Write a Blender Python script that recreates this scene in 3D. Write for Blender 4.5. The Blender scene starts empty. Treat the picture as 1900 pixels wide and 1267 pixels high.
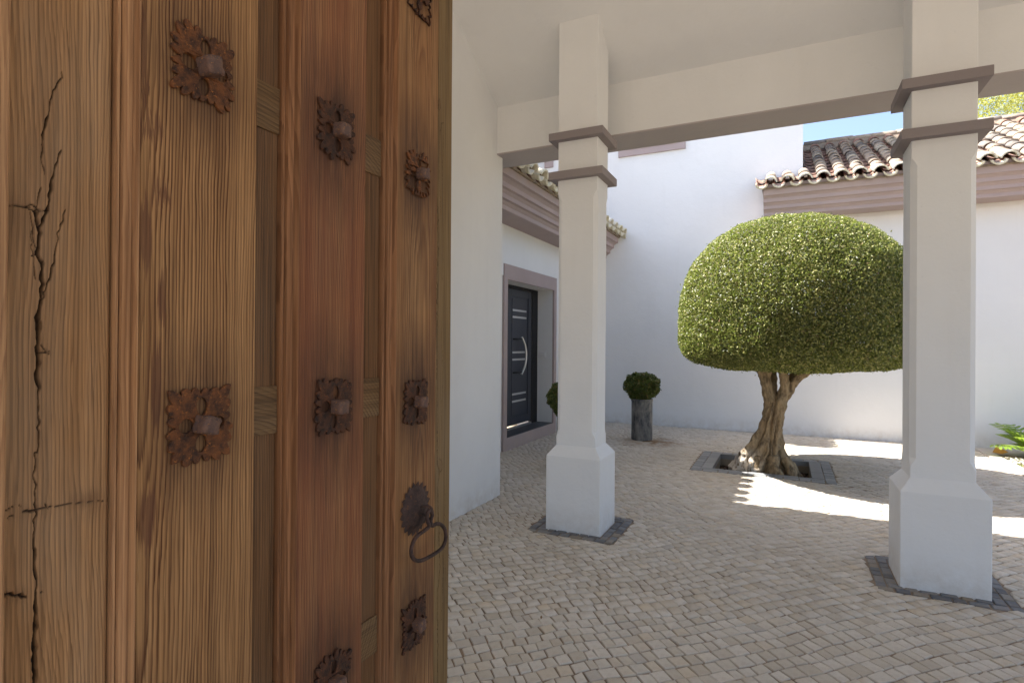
import bpy, bmesh, math, random
import numpy as np
from mathutils import Vector, Matrix, noise

random.seed(7); rng = np.random.default_rng(7)
S = bpy.context.scene
C = S.collection
R = math.radians

# ------------------------------------------------------------------ camera
cam_d = bpy.data.cameras.new('camera'); cam = bpy.data.objects.new('camera', cam_d); C.objects.link(cam)
F = Vector((-0.43905552, 0.89845056, 0.0041026)); RT = Vector((0.89844508, 0.43901744, 0.0077536)); UP = Vector((-0.00516512, -0.00709022, 0.99996152))
cam.matrix_world = Matrix(((RT.x, UP.x, -F.x, 0), (RT.y, UP.y, -F.y, 0), (RT.z, UP.z, -F.z, 1.4), (0, 0, 0, 1)))
cam_d.sensor_width = 36; cam_d.lens = 1038.56 / 1900 * 36; cam_d.clip_end = 500; cam_d.clip_start = 0.02
S.camera = cam

# ------------------------------------------------------------------ world, sun, exposure
SUN_EL, SUN_AZ_OFF = 56.8, 1.5           # sun stands at -X, a hair towards +Y
W = bpy.data.worlds.new('World'); S.world = W; W.use_nodes = True
nt = W.node_tree
for n in list(nt.nodes): nt.nodes.remove(n)
sky = nt.nodes.new('ShaderNodeTexSky'); sky.sky_type = 'NISHITA'; sky.sun_disc = False
sky.sun_elevation = R(SUN_EL); sky.sun_rotation = R(270 + SUN_AZ_OFF); sky.air_density = 1.0; sky.dust_density = 3.4; sky.ozone_density = 2.0
bg = nt.nodes.new('ShaderNodeBackground'); bg.inputs['Strength'].default_value = 0.115
wo = nt.nodes.new('ShaderNodeOutputWorld')
nt.links.new(sky.outputs[0], bg.inputs['Color']); nt.links.new(bg.outputs[0], wo.inputs['Surface'])
sd = bpy.data.lights.new('sun', 'SUN'); sd.energy = 4.9; sd.angle = R(0.55); sd.color = (1.0, 0.97, 0.92)
sun = bpy.data.objects.new('sun', sd); C.objects.link(sun)
saz = R(SUN_AZ_OFF)
sv = Vector((-math.cos(R(SUN_EL)) * math.cos(saz), math.cos(R(SUN_EL)) * math.sin(saz), math.sin(R(SUN_EL))))
sun.rotation_euler = (-sv).to_track_quat('-Z', 'Y').to_euler()
S.view_settings.view_transform = 'Standard'; S.view_settings.look = 'None'; S.view_settings.gamma = 1; S.view_settings.use_curve_mapping = False
S.view_settings.exposure = 1.62
S.render.engine = 'CYCLES'
S.cycles.max_bounces = 12; S.cycles.diffuse_bounces = 8

# ------------------------------------------------------------------ material helpers
class NT:
    def __init__(s, name):
        s.m = bpy.data.materials.new(name); s.m.use_nodes = True; s.t = s.m.node_tree
        s.b = s.t.nodes['Principled BSDF']; s.out = s.t.nodes['Material Output']
        s.tc = s.t.nodes.new('ShaderNodeTexCoord')
        s.obj = s.tc.outputs['Object']
    def n(s, typ, **k):
        x = s.t.nodes.new(typ)
        for a, v in k.items(): setattr(x, a, v)
        return x
    def L(s, a, b): s.t.links.new(a, b)
    def put(s, sock, v):
        if isinstance(v, bpy.types.NodeSocket): s.L(v, sock)
        else: sock.default_value = v
    def math(s, op, a, b=None, c=None, clamp=False):
        x = s.n('ShaderNodeMath', operation=op); x.use_clamp = clamp
        s.put(x.inputs[0], a)
        if b is not None: s.put(x.inputs[1], b)
        if c is not None: s.put(x.inputs[2], c)
        return x.outputs[0]
    def noise(s, vec, scale, detail=3, rough=.55, dist=0, out='Fac'):
        x = s.n('ShaderNodeTexNoise'); s.put(x.inputs['Vector'], vec); x.inputs['Scale'].default_value = scale
        x.inputs['Detail'].default_value = detail; x.inputs['Roughness'].default_value = rough; x.inputs['Distortion'].default_value = dist
        return x.outputs[out]
    def mapv(s, vec, sc=(1, 1, 1), loc=(0, 0, 0)):
        x = s.n('ShaderNodeMapping'); s.put(x.inputs['Vector'], vec); x.inputs['Scale'].default_value = sc; x.inputs['Location'].default_value = loc
        return x.outputs[0]
    def ramp(s, fac, stops, interp='LINEAR'):
        x = s.n('ShaderNodeValToRGB'); s.put(x.inputs[0], fac); cr = x.color_ramp; cr.interpolation = interp
        while len(cr.elements) < len(stops): cr.elements.new(0.5)
        for e, (p, c) in zip(cr.elements, stops):
            e.position = p; e.color = (c, c, c, 1) if not hasattr(c, '__len__') else (*c[:3], 1)
        return x.outputs[0]
    def mix(s, fac, a, b, bt='MIX'):
        x = s.n('ShaderNodeMix', data_type='RGBA', blend_type=bt)
        s.put(x.inputs[0], fac)
        for i, v in ((6, a), (7, b)):
            if not isinstance(v, bpy.types.NodeSocket): v = (*v[:3], 1) if hasattr(v, '__len__') else (v, v, v, 1)
            s.put(x.inputs[i], v)
        return x.outputs[2]
    def bump(s, h, strength, dist, prev=None):
        x = s.n('ShaderNodeBump'); s.put(x.inputs['Height'], h); x.inputs['Strength'].default_value = strength; x.inputs['Distance'].default_value = dist
        if prev is not None: s.L(prev, x.inputs['Normal'])
        return x.outputs[0]
    def island(s):
        g = s.n('ShaderNodeNewGeometry'); o = s.n('ShaderNodeObjectInfo')
        return s.math('FRACT', s.math('ADD', g.outputs['Random Per Island'], o.outputs['Random']))
    def fin(s, color, rough=.8, normal=None, spec=.3, metal=0):
        s.put(s.b.inputs['Base Color'], color if isinstance(color, bpy.types.NodeSocket) else (*color[:3], 1))
        s.put(s.b.inputs['Roughness'], rough); s.b.inputs['Specular IOR Level'].default_value = spec; s.put(s.b.inputs['Metallic'], metal)
        if normal is not None: s.L(normal, s.b.inputs['Normal'])
        return s.m

def stucco(name, col, var=.05, warm=None):
    t = NT(name)
    big = t.noise(t.obj, 1.1, 4, .6); drip = t.noise(t.mapv(t.obj, (5, 5, .5)), 1.5, 4, .6)
    c0 = tuple(x * (1 - var) for x in col) if warm is None else warm
    c = t.mix(t.ramp(big, [(.35, 0), (.7, 1)]), c0, col)
    c = t.mix(t.math('MULTIPLY', t.ramp(drip, [(.55, 0), (.8, 1)]), .10), c, tuple(x * .7 for x in col))
    sp = t.noise(t.obj, 34, 2, .5)
    c = t.mix(t.math('MULTIPLY', t.ramp(sp, [(.72, 0), (.76, 1)]), .10), c, tuple(x * .55 for x in col))
    sz_ = t.n('ShaderNodeSeparateXYZ'); t.L(t.obj, sz_.inputs[0])
    foot = t.math('MULTIPLY', t.math('SUBTRACT', 1, t.math('DIVIDE', sz_.outputs[2], .22), clamp=True), t.ramp(t.noise(t.obj, 9, 5, .7), [(.35, 0), (.7, 1)]))
    c = t.mix(t.math('MULTIPLY', foot, .45), c, (.42, .34, .25))
    pat = t.noise(t.obj, .45, 5, .7); c = t.mix(t.math('MULTIPLY', t.ramp(pat, [(.45, 0), (.62, 1)]), .07), c, (.55, .52, .48))
    und = t.noise(t.obj, 6, 3, .5); fine = t.noise(t.obj, 260, 3, .6)
    nb = t.bump(und, .4, .014); nb = t.bump(t.noise(t.obj, 45, 3, .6), .35, .004, t.bump(fine, .3, .0012, nb))
    return t.fin(c, .88, nb, .2)
M_white = stucco('white_stucco', (.79, .795, .795), .05)
M_white_cool = stucco('white_stucco_courtyard', (.80, .80, .80), .03)
M_mauve = stucco('mauve_paint', (.44, .355, .345), .10)
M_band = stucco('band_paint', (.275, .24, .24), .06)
M_beam_under = stucco('beam_underside_paint', (.45, .405, .395), .08)
def simple(name, col, rough=.5, metal=0, spec=.4, nscale=None, nstr=.2, var=0):
    t = NT(name); nb = None; c = col
    if nscale:
        nz = t.noise(t.obj, nscale, 4, .6); nb = t.bump(nz, nstr, .004)
        if var: c = t.mix(t.ramp(nz, [(.3, 0), (.7, 1)]), tuple(x * (1 - var) for x in col), tuple(min(1, x * (1 + var)) for x in col))
    return t.fin(c, rough, nb, spec, metal)

# ------------------------------------------------------------------ object helpers
def tagit(o, label=None, cat=None, group=None, kind=None):
    if label: o['label'] = label
    if cat: o['category'] = cat
    if group: o['group'] = group
    if kind: o['kind'] = kind
    return o
def empty(name, loc=(0, 0, 0), label=None, cat=None, group=None, kind=None):
    o = bpy.data.objects.new(name, None); o.empty_display_size = .1; o.location = loc; C.objects.link(o)
    return tagit(o, label, cat, group, kind)
WM = {}
def wmat(o):
    m = Matrix.Translation(o.location) @ o.rotation_euler.to_matrix().to_4x4()
    return wmat(o.parent) @ o.matrix_parent_inverse @ m if o.parent else m
def link(name, me, parent=None, loc=None, rot=None):
    o = bpy.data.objects.new(name, me); C.objects.link(o)
    if loc is not None: o.location = loc
    if rot is not None: o.rotation_euler = rot
    if parent is not None:
        o.parent = parent; o.matrix_parent_inverse = wmat(parent).inverted()
    return o
def mesh(name, v, f, mat, smooth=False):
    me = bpy.data.meshes.new(name)
    v = np.asarray(v, dtype=np.float32)
    if isinstance(f, np.ndarray):
        nf, k = f.shape
        me.vertices.add(len(v)); me.vertices.foreach_set('co', v.ravel())
        me.loops.add(nf * k); me.loops.foreach_set('vertex_index', f.ravel().astype(np.int32))
        me.polygons.add(nf); me.polygons.foreach_set('loop_start', np.arange(0, nf * k, k, dtype=np.int32))
        try: me.polygons.foreach_set('loop_total', np.full(nf, k, dtype=np.int32))
        except Exception: pass
        me.update(calc_edges=True)
    else:
        me.from_pydata([tuple(map(float, x)) for x in v], [], f); me.update()
    for m in (mat if isinstance(mat, (list, tuple)) else [mat]): me.materials.append(m)
    if smooth: me.polygons.foreach_set('use_smooth', np.ones(len(me.polygons), dtype=bool))
    return me
def bm_mesh(name, bm, mat, smooth=False):
    me = bpy.data.meshes.new(name); bm.to_mesh(me); bm.free()
    for m in (mat if isinstance(mat, (list, tuple)) else [mat]): me.materials.append(m)
    if smooth: me.polygons.foreach_set('use_smooth', np.ones(len(me.polygons), dtype=bool))
    return me
def box_bm(bm, x0, x1, y0, y1, z0, z1, bev=0):
    r = bmesh.ops.create_cube(bm, size=1)
    for v in r['verts']:
        v.co = Vector(((x0 + x1) / 2 + v.co.x * (x1 - x0), (y0 + y1) / 2 + v.co.y * (y1 - y0), (z0 + z1) / 2 + v.co.z * (z1 - z0)))
    if bev:
        es = {e for v in r['verts'] for e in v.link_edges}
        bmesh.ops.bevel(bm, geom=list(es), offset=bev, segments=2, affect='EDGES', profile=.5)
def box(name, x0, x1, y0, y1, z0, z1, mat, parent=None, bev=.004):
    bm = bmesh.new(); box_bm(bm, x0, x1, y0, y1, z0, z1, bev)
    return link(name, bm_mesh(name, bm, mat), parent)
def extrude(name, prof, a0, a1, axis, mat, parent=None, smooth=False, caps=True):
    """profile [(p,q)] extruded along axis 'x' (p=y,q=z), 'y' (p=x,q=z) or 'z' (p=x,q=y)"""
    def P(a, p, q): return {'x': (a, p, q), 'y': (p, a, q), 'z': (p, q, a)}[axis]
    n = len(prof); v = [P(a0, *c) for c in prof] + [P(a1, *c) for c in prof]
    f = [(i, (i + 1) % n, n + (i + 1) % n, n + i) for i in range(n)]
    if caps: f += [tuple(range(n))[::-1], tuple(range(n, 2 * n))]
    me = mesh(name, v, f, mat, smooth)
    bm = bmesh.new(); bm.from_mesh(me); bmesh.ops.recalc_face_normals(bm, faces=bm.faces); bm.to_mesh(me); bm.free()
    return link(name, me, parent)
def tube_data(pts, rad, seg=12, closed=False):
    pts = [Vector(p) for p in pts]; n = len(pts); V = []; Fc = []
    up = None
    for i, p in enumerate(pts):
        a = pts[(i - 1) % n] if (closed or i > 0) else p; b = pts[(i + 1) % n] if (closed or i < n - 1) else p
        d = (b - a).normalized()
        if up is None: up = d.orthogonal().normalized()
        up = (up - d * up.dot(d)).normalized(); w = d.cross(up)
        r = rad[i] if hasattr(rad, '__len__') else rad
        for k in range(seg):
            t = 2 * math.pi * k / seg; V.append(p + (up * math.cos(t) + w * math.sin(t)) * r)
    m = n if closed else n - 1
    for i in range(m):
        for k in range(seg):
            Fc.append((i * seg + k, i * seg + (k + 1) % seg, ((i + 1) % n) * seg + (k + 1) % seg, ((i + 1) % n) * seg + k))
    if not closed: Fc += [tuple(range(seg))[::-1], tuple(range((n - 1) * seg, n * seg))]
    return V, Fc
def tube(name, pts, rad, mat, parent=None, seg=12, closed=False):
    V, Fc = tube_data(pts, rad, seg, closed); return link(name, mesh(name, V, Fc, mat, True), parent)
def catmull(pts, k=8, closed=False):
    pts = [Vector(p) for p in pts]; n = len(pts); out = []
    for i in range(n if closed else n - 1):
        g = (lambda j: pts[j % n]) if closed else (lambda j: pts[max(0, min(n - 1, j))])
        a, b, c, d = g(i - 1), g(i), g(i + 1), g(i + 2)
        for j in range(k):
            t = j / k; out.append(.5 * ((2 * b) + (c - a) * t + (2 * a - 5 * b + 4 * c - d) * t * t + (3 * b - a - 3 * c + d) * t ** 3))
    if not closed: out.append(pts[-1])
    return out
def join_data(parts):
    V = []; Fc = []
    for v, f in parts:
        o = len(V); V += list(v); Fc += [tuple(i + o for i in q) for q in f]
    return V, Fc

# ================================================================== LARGE STRUCTURE
# ---- earth: one sheet to the horizon
tE = NT('earth'); cE = tE.mix(tE.noise(tE.obj, .4, 4), (.27, .22, .16), (.38, .32, .24)); M_earth = tE.fin(cE, .95, tE.bump(tE.noise(tE.obj, 12, 4), .4, .02))
hx0, hx1, hy0, hy1 = -.755, .27, 6.74, 7.69      # hole for the tree pit
g = link('ground', mesh('ground', [(-250, -250, -.06), (250, -250, -.06), (250, 250, -.06), (-250, 250, -.06), (hx0, hy0, -.06), (hx1, hy0, -.06), (hx1, hy1, -.06), (hx0, hy1, -.06)], [(0, 1, 5, 4), (1, 2, 6, 5), (2, 3, 7, 6), (3, 0, 4, 7)], M_earth))
tagit(g, 'bare sandy ground beyond the house and its courtyard', kind='structure')

# ---- pavement: sand bed and cobblestones laid on the diagonal
tJ = NT('joint_sand'); nj = tJ.noise(tJ.obj, 2.2, 4, .6); njf = tJ.noise(tJ.obj, 160, 3)
cj = tJ.mix(tJ.ramp(nj, [(.4, 0), (.62, 1)]), (.20, .14, .09), (.31, .235, .165)); cj = tJ.mix(tJ.math('MULTIPLY', njf, .5), cj, (.30, .24, .18))
M_joint = tJ.fin(cj, .95, tJ.bump(njf, .5, .003))
pav = empty('pavement', (0, 5, 0), 'cream limestone cobble paving laid on the diagonal across porch and courtyard', kind='structure')
PX0, PX1, PY0, PY1 = -3.6, 7.0, -3.0, 9.88
PIT = (-.742, .257, 6.75, 7.68)
bm = bmesh.new()
for (a, b, c, d) in ((PX0, PX1, PY0, PIT[2]), (PX0, PIT[0], PIT[2], PIT[3]), (PIT[1], PX1, PIT[2], PIT[3]), (PX0, PX1, PIT[3], PY1)):
    vs = [bm.verts.new(q) for q in ((a, c, -.0055), (b, c, -.0055), (b, d, -.0055), (a, d, -.0055))]; bm.faces.new(vs)
link('sand_bed', bm_mesh('sand_bed', bm, M_joint), pav)

tC = NT('limestone_cobble')
isl = tC.island()
cc = tC.ramp(isl, [(0, (.52, .45, .355)), (.3, (.60, .535, .44)), (.6, (.66, .595, .505)), (.8, (.59, .53, .44)), (.93, (.62, .52, .39)), (1, (.49, .44, .375))])
cn = tC.noise(tC.obj, 26, 4, .65); cc = tC.mix(tC.math('MULTIPLY', tC.ramp(cn, [(.45, 0), (.75, 1)]), .28), cc, (.36, .27, .18))
big = tC.noise(tC.obj, .55, 5, .65); cc = tC.mix(tC.math('MULTIPLY', tC.ramp(big, [(.42, 0), (.68, 1)]), .30), cc, (.40, .325, .24))
# a rusty run-off stain around the zinc pot
def spot(t, x, y, r, rx=1, ry=1):
    v = t.n('ShaderNodeVectorMath', operation='DISTANCE'); t.L(t.mapv(t.obj, (rx, ry, 0), (-x * rx, -y * ry, 0)), v.inputs[0])
    return t.math('SUBTRACT', 1, t.math('DIVIDE', v.outputs['Value'], r), clamp=True)
st = tC.math('MULTIPLY', spot(tC, -1.72, 8.18, .55), tC.ramp(tC.noise(tC.obj, 7, 3), [(.35, 0), (.6, 1)]))
cc = tC.mix(tC.math('MULTIPLY', st, 1.3, clamp=True), cc, (.30, .17, .075))
fin_ = tC.noise(tC.obj, 120, 4, .7)
cc = tC.mix(tC.math('MULTIPLY', tC.ramp(fin_, [(.5, 0), (.75, 1)]), .25), cc, (.36, .31, .26))
M_cobble = tC.fin(cc, tC.ramp(isl, [(0, .75), (1, .55)]), tC.bump(fin_, .35, .0025, tC.bump(cn, .4, .006)), .35)
tD = NT('dark_granite'); isd = tD.island()
cd = tD.ramp(isd, [(0, (.10, .107, .12)), (.5, (.17, .178, .19)), (.85, (.23, .225, .22)), (1, (.25, .21, .155))])
cd = tD.mix(tD.math('MULTIPLY', tD.ramp(tD.noise(tD.obj, 18, 4, .7), [(.45, 0), (.7, 1)]), .45), cd, (.24, .18, .12))
M_dark = tD.fin(cd, .6, tD.bump(tD.noise(tD.obj, 90, 4), .4, .003), .4)

PILLARS = [(-1.4175, 0.0), (.8185, -.033)]
def inr(x, y, r): return r[0] < x < r[1] and r[2] < y < r[3]
EXC = [(px - .335, px + .335, 3.84, 4.47) for px, _ in PILLARS] + [(-.966, .484, 6.555, 7.81)]
def stone_from_quad(q, h, inset=.0065, drop=.009, jit=.0012):
    """q: 4 corners xy (numpy) -> cushion topped stone, 12 verts, 9 faces"""
    c = q.mean(0); V = []
    d = q - c; ln = np.linalg.norm(d, axis=1, keepdims=True)
    inn = c + d * (1 - inset / ln); mid = c + d * (1 - .35 * inset / ln)
    tz = rng.normal(0, jit, 4)
    for k in range(4): V.append((q[k][0], q[k][1], -.03))
    for k in range(4): V.append((mid[k][0], mid[k][1], h - drop * .30 + tz[k]))
    for k in range(4): V.append((inn[k][0], inn[k][1], h + tz[k] * .8 + .001))
    Fc = [(k, (k + 1) % 4, 4 + (k + 1) % 4, 4 + k) for k in range(4)] + [(4 + k, 4 + (k + 1) % 4, 8 + (k + 1) % 4, 8 + k) for k in range(4)] + [(8, 9, 10, 11)]
    return V, Fc
stones = []
ca = math.cos(math.pi / 4); sa = math.sin(math.pi / 4)
v0 = -9.0; rowi = 0
while v0 < 10.5:
    rh = .0715 + rng.normal(0, .003)
    u0 = -5 + rng.uniform(0, .08)
    while u0 < 13.5:
        w = float(np.clip(rng.normal(.068, .011), .045, .10))
        x = ca * (u0 + w / 2) - sa * (v0 + rh / 2); y = sa * (u0 + w / 2) + ca * (v0 + rh / 2)
        if -3.4 < x < 6.9 and -.6 < y < 9.95: stones.append((u0, v0, w, rh))
        u0 += w
    v0 += rh; rowi += 1
def warp(u, v):
    a = noise.noise(Vector((u * .9, v * .9, 3.1))); b = noise.noise(Vector((u * .9, v * .9, 9.7)))
    a2 = noise.noise(Vector((u * 5, v * 5, 1.3))); b2 = noise.noise(Vector((u * 5, v * 5, 5.7)))
    return u + a * .05 + a2 * .010, v + b * .07 + b2 * .014
near = []; rest = []
for (u, v, w, rh) in stones:
    gp = rng.uniform(.0006, .0024)
    cs = [(u + gp, v + gp), (u + w - gp, v + gp), (u + w - gp, v + rh - gp), (u + gp, v + rh - gp)]
    q = []
    for (a, b) in cs:
        a, b = warp(a, b); a += rng.normal(0, .0022); b += rng.normal(0, .0022)
        q.append((ca * a - sa * b, sa * a + ca * b))
    q = np.array(q); cx, cy = q.mean(0)
    if cx > 2.40 and cy > 5: continue
    if cx < -3.29 or cy > 9.86 or (cx < -2.38 and cy < 4.6): continue
    if any(inr(cx, cy, (e[0] + .014, e[1] - .014, e[2] + .014, e[3] - .014)) for e in EXC): continue
    # trim stones that cross into an exclusion rectangle
    for e in EXC:
        for k in range(4):
            if inr(q[k][0], q[k][1], e):
                dd = [(q[k][0] - e[0], 0, e[0] - .002), (e[1] - q[k][0], 0, e[1] + .002), (q[k][1] - e[2], 1, e[2] - .002), (e[3] - q[k][1], 1, e[3] + .002)]
                m_ = min(dd); q[k][m_[1]] = m_[2]
    h = rng.normal(0, .0011)
    if noise.noise(Vector((cx * .8, cy * .8, 0))) > .45: h -= .003
    V, Fc = stone_from_quad(q, h)
    p = Vector((cx, cy, 0)) - Vector((0, 0, 1.4)); zc = p.dot(F); vis = False
    if zc > .5:
        sx = 950 + 1038.56 * p.dot(RT) / zc; sy = 633.5 - 1038.56 * p.dot(UP) / zc; vis = 842 < sx < 1895 and sy < 1262
    (near if vis else rest).append((zc, V, Fc, cx, cy))
near.sort(key=lambda s: s[0]); rest += near[300:]; near = near[:300]
for (zc, V, Fc, cx, cy) in near:
    c = Vector((cx, cy, 0)); link('cobblestone', mesh('cobblestone', [Vector(v) - c for v in V], Fc, M_cobble), pav, loc=c)
V, Fc = join_data([(s[1], s[2]) for s in rest])
tagit(link('cobblestones', mesh('cobblestones', np.array(V), np.array(Fc, dtype=np.int32), M_cobble), pav), kind='stuff')

def dark_ring(parent, x0, x1, y0, y1, w, rows, name='border_stone', length=.085, mat=None):
    """rings of small dark setts round a rectangle, each its own stone"""
    rw = w / rows
    for r in range(rows):
        a0, a1, b0, b1 = x0 + r * rw, x1 - r * rw, y0 + r * rw, y1 - r * rw
        for side in range(4):
            if side == 0: run = (a0, a1 - rw); f = lambda t, s: (t, b0 + s)
            elif side == 1: run = (b0, b1 - rw); f = lambda t, s: (a1 - s, t)
            elif side == 2: run = (a0 + rw, a1); f = lambda t, s: (t, b1 - s)
            else: run = (b0 + rw, b1); f = lambda t, s: (a0 + s, t)
            n = max(1, round((run[1] - run[0]) / length)); ts = np.linspace(run[0], run[1], n + 1); ts[1:-1] += rng.normal(0, length * .10, n - 1)
            for k in range(n):
                g_ = .0025
                q = [f(ts[k] + g_, g_), f(ts[k + 1] - g_, g_), f(ts[k + 1] - g_, rw - g_), f(ts[k] + g_, rw - g_)]
                if side in (1, 2): q = q[::-1]
                q = np.array(q) + rng.normal(0, .0016, (4, 2)); c = q.mean(0)
                V, Fc = stone_from_quad(q, rng.normal(.001, .0015), .009)
                cc3 = Vector((c[0], c[1], 0)); link(name, mesh(name, [Vector(v) - cc3 for v in V], Fc, mat or M_dark), parent, loc=cc3)

# ---- tree pit
pit = empty('tree_pit', (-.24, 7.2, 0), 'rectangular tree pit edged with grey slate slabs under the clipped tree', 'tree pit')
tS = NT('slate_slab'); sl = tS.island(); cs_ = tS.mix(sl, (.24, .245, .25), (.36, .36, .35)); cs_ = tS.mix(tS.math('MULTIPLY', tS.noise(tS.obj, 7, 5), .5), cs_, (.16, .165, .17))
M_slab = tS.fin(cs_, .6, tS.bump(tS.noise(tS.obj, 60, 4), .25, .002), .35)
def slabs(x0, x1, y0, y1, n, alongx):
    t = np.linspace(0, 1, n + 1)
    for k in range(n):
        if alongx: a = (x0 + (x1 - x0) * t[k] + .002, x0 + (x1 - x0) * t[k + 1] - .002, y0 + .002, y1 - .002)
        else: a = (x0 + .002, x1 - .002, y0 + (y1 - y0) * t[k] + .002, y0 + (y1 - y0) * t[k + 1] - .002)
        box('slab', *a, -.06, .002 + rng.normal(0, .0008), M_slab, pit, .003)
dark_ring(pit, -.966, .484, 6.56, 7.81, .105, 1, 'border_stone', .13, M_slab)
slabs(-.861, .379, 6.663, 6.75, 5, True); slabs(-.861, .379, 7.68, 7.705, 4, True); slabs(-.861, -.742, 6.752, 7.678, 3, False); slabs(.257, .379, 6.752, 7.678, 3, False)
M_pitwall = stucco('pit_concrete', (.30, .26, .20), .2)
for a in ((-.76, -.744, 6.735, 7.695), (.259, .275, 6.735, 7.695)): box('pit_wall', *a, -.25, -.062, M_pitwall, pit, 0)
for a in ((-.743, .258, 6.732, 6.749), (-.743, .258, 7.681, 7.698)): box('pit_wall', *a, -.25, -.062, M_pitwall, pit, 0)
tM = NT('mulch'); mi = tM.island(); cm = tM.ramp(mi, [(0, (.03, .02, .014)), (.5, (.075, .047, .032)), (.85, (.15, .095, .065)), (1, (.24, .17, .12))]); M_mulch = tM.fin(cm, .9)
M_soil = simple('soil', (.05, .035, .024), .95, nscale=40, nstr=.6, var=.4)
box('soil', -.744, .259, 6.747, 7.683, -.25, -.150, M_soil, pit, 0)
def chips(n, fx, size, z, mat, name, parent=None, flat=.3):
    P = []
    for _ in range(n):
        x, y = fx(); s = size * rng.uniform(.5, 1.4); a, b, c = rng.uniform(0, 6.28, 3); m = Matrix.Rotation(a, 3, 'Z') @ Matrix.Rotation(rng.uniform(-.5, .5), 3, 'X')
        v = [m @ Vector((dx * s, dy * s * .55, dz * s * flat)) + Vector((x, y, z + s * .2)) for dx, dy, dz in ((-1, -1, -1), (1, -.8, -1), (.9, 1, -1), (-1, .8, -1), (-.7, -.7, 1), (.8, -.5, .8), (.6, .8, 1), (-.8, .6, .7))]
        P.append((v, [(0, 3, 2, 1), (4, 5, 6, 7), (0, 1, 5, 4), (1, 2, 6, 5), (2, 3, 7, 6), (3, 0, 4, 7)]))
    V, Fc = join_data(P); return tagit(link(name, mesh(name, np.array(V), np.array(Fc, dtype=np.int32), mat), parent), kind='stuff')
chips(2600, lambda: (rng.uniform(-.735, .25), rng.uniform(6.755, 7.675)), .014, -.146, M_mulch, 'bark_mulch', pit)

# ---- pillars
def pillar(cx, dz, label):
    o = empty('pillar', (cx, 4.14, 0), label, 'pillar', 'white porch pillars with double bands')
    hb = .2125; y0, y1 = 3.943, 4.335; hs = .156; ys0, ys1 = 4.003, 4.272
    def loop(h, a, b, z, ch=0): # 8 pt loop with corner chamfer
        return [(cx - h + ch, a, z), (cx + h - ch, a, z), (cx + h, a + ch, z), (cx + h, b - ch, z), (cx + h - ch, b, z), (cx - h + ch, b, z), (cx - h, b - ch, z), (cx - h, a + ch, z)]
    def loft(name, Ls, mat):
        V = [p for l in Ls for p in l]; n = 8; Fc = []
        for i in range(len(Ls) - 1):
            for k in range(n): Fc.append((i * n + k, i * n + (k + 1) % n, (i + 1) * n + (k + 1) % n, (i + 1) * n + k))
        Fc += [tuple(range(n))[::-1], tuple(range((len(Ls) - 1) * n, len(Ls) * n))]
        return link(name, mesh(name, V, Fc, mat), o)
    e = .004
    loft('plinth', [loop(hb, y0, y1, -.02, e), loop(hb, y0, y1, .556, e), loop(hb - .003, y0 + .003, y1 - .003, .562, e),
                    loop(hs + .004, ys0 - .004, ys1 + .004, .628, e), loop(hs, ys0, ys1, .634, e)], M_white)
    loft('shaft', [loop(hs, ys0, ys1, .634, e), loop(hs, ys0, ys1, .70, e), loop(hs, ys0, ys1, .745, .030), loop(hs, ys0, ys1, 2.50 + dz, .030), loop(hs, ys0, ys1, 2.55 + dz, e), loop(hs, ys0, ys1, 2.66 + dz, e)], M_white)
    loft('neck', [loop(hs, ys0, ys1, 2.66 + dz, e), loop(hs, ys0, ys1, 2.95 + dz, e)], M_white)
    loft('upper_shaft', [loop(hs, ys0, ys1, 2.95 + dz, e), loop(hs, ys0, ys1, 4.15, e)], M_white)
    for z in (2.648, 2.942): box('band', cx - hb, cx + hb, y0 + .001, y1, z + dz, z + .058 + dz, M_band, o, .003)
    return o
pL = pillar(*PILLARS[0], 'white square pillar nearer the wooden gate, standing before the dark front door')
pR = pillar(*PILLARS[1], 'white square pillar at the right, partly hiding the clipped tree')
for (cx, _), o, lb in ((PILLARS[0], pL, 'left'), (PILLARS[1], pR, 'right')):
    dark_ring(o, cx - .335, cx + .335, 3.845, 4.465, .118, 2)

# ---- porch: side wall, beam, ceiling
porch = empty('porch', (-2.37, 4.5, 0), 'white stucco porch with side wall, beam with taupe underside and sloping ceiling', 'porch')
TH = .3
# side wall with its top following the ceiling
def zc_(y): return 3.556 + .615 * (4.5 - y)
extrude('side_wall', [(4.62, -.02), (4.62, 3.04), (4.62, 3.62), (4.5, 3.62), (2.6, zc_(2.6) + .06), (.0, 3.2), (-.6, 2.7), (-.6, -.02)], -2.37 - TH, -2.37, 'x', M_white, porch)
box('return_wall', -3.9, -2.672, 4.30, 4.615, -.02, 3.5, M_white, porch, 0)
bm = bmesh.new(); box_bm(bm, -3.9, 4.5, 4.512, 4.878, 3.128, 3.75, .003)
link('beam', bm_mesh('beam', bm, M_white), porch)
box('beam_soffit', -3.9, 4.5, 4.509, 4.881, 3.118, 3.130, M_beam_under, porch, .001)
# ceiling: rises from the beam towards the viewer, then falls again behind
cz = [(4.512, 3.55), (4.40, 3.615), (4.2, 3.735), (3.9, 3.925), (2.6, 4.72), (-1.4, 3.15), (-1.45, 3.3), (2.6, 4.98), (4.5, 3.92), (5.40, 3.56), (5.40, 3.42), (4.9, 3.60)]
extrude('ceiling', cz, -6.3, 4.5, 'x', M_white, porch)
extrude('gable_wall', [(-1.4, 3.2), (2.6, 4.72), (4.5, 3.6), (4.5, 3.55), (-1.4, 3.0)], 4.25, 4.5, 'x', M_white, porch)

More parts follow.
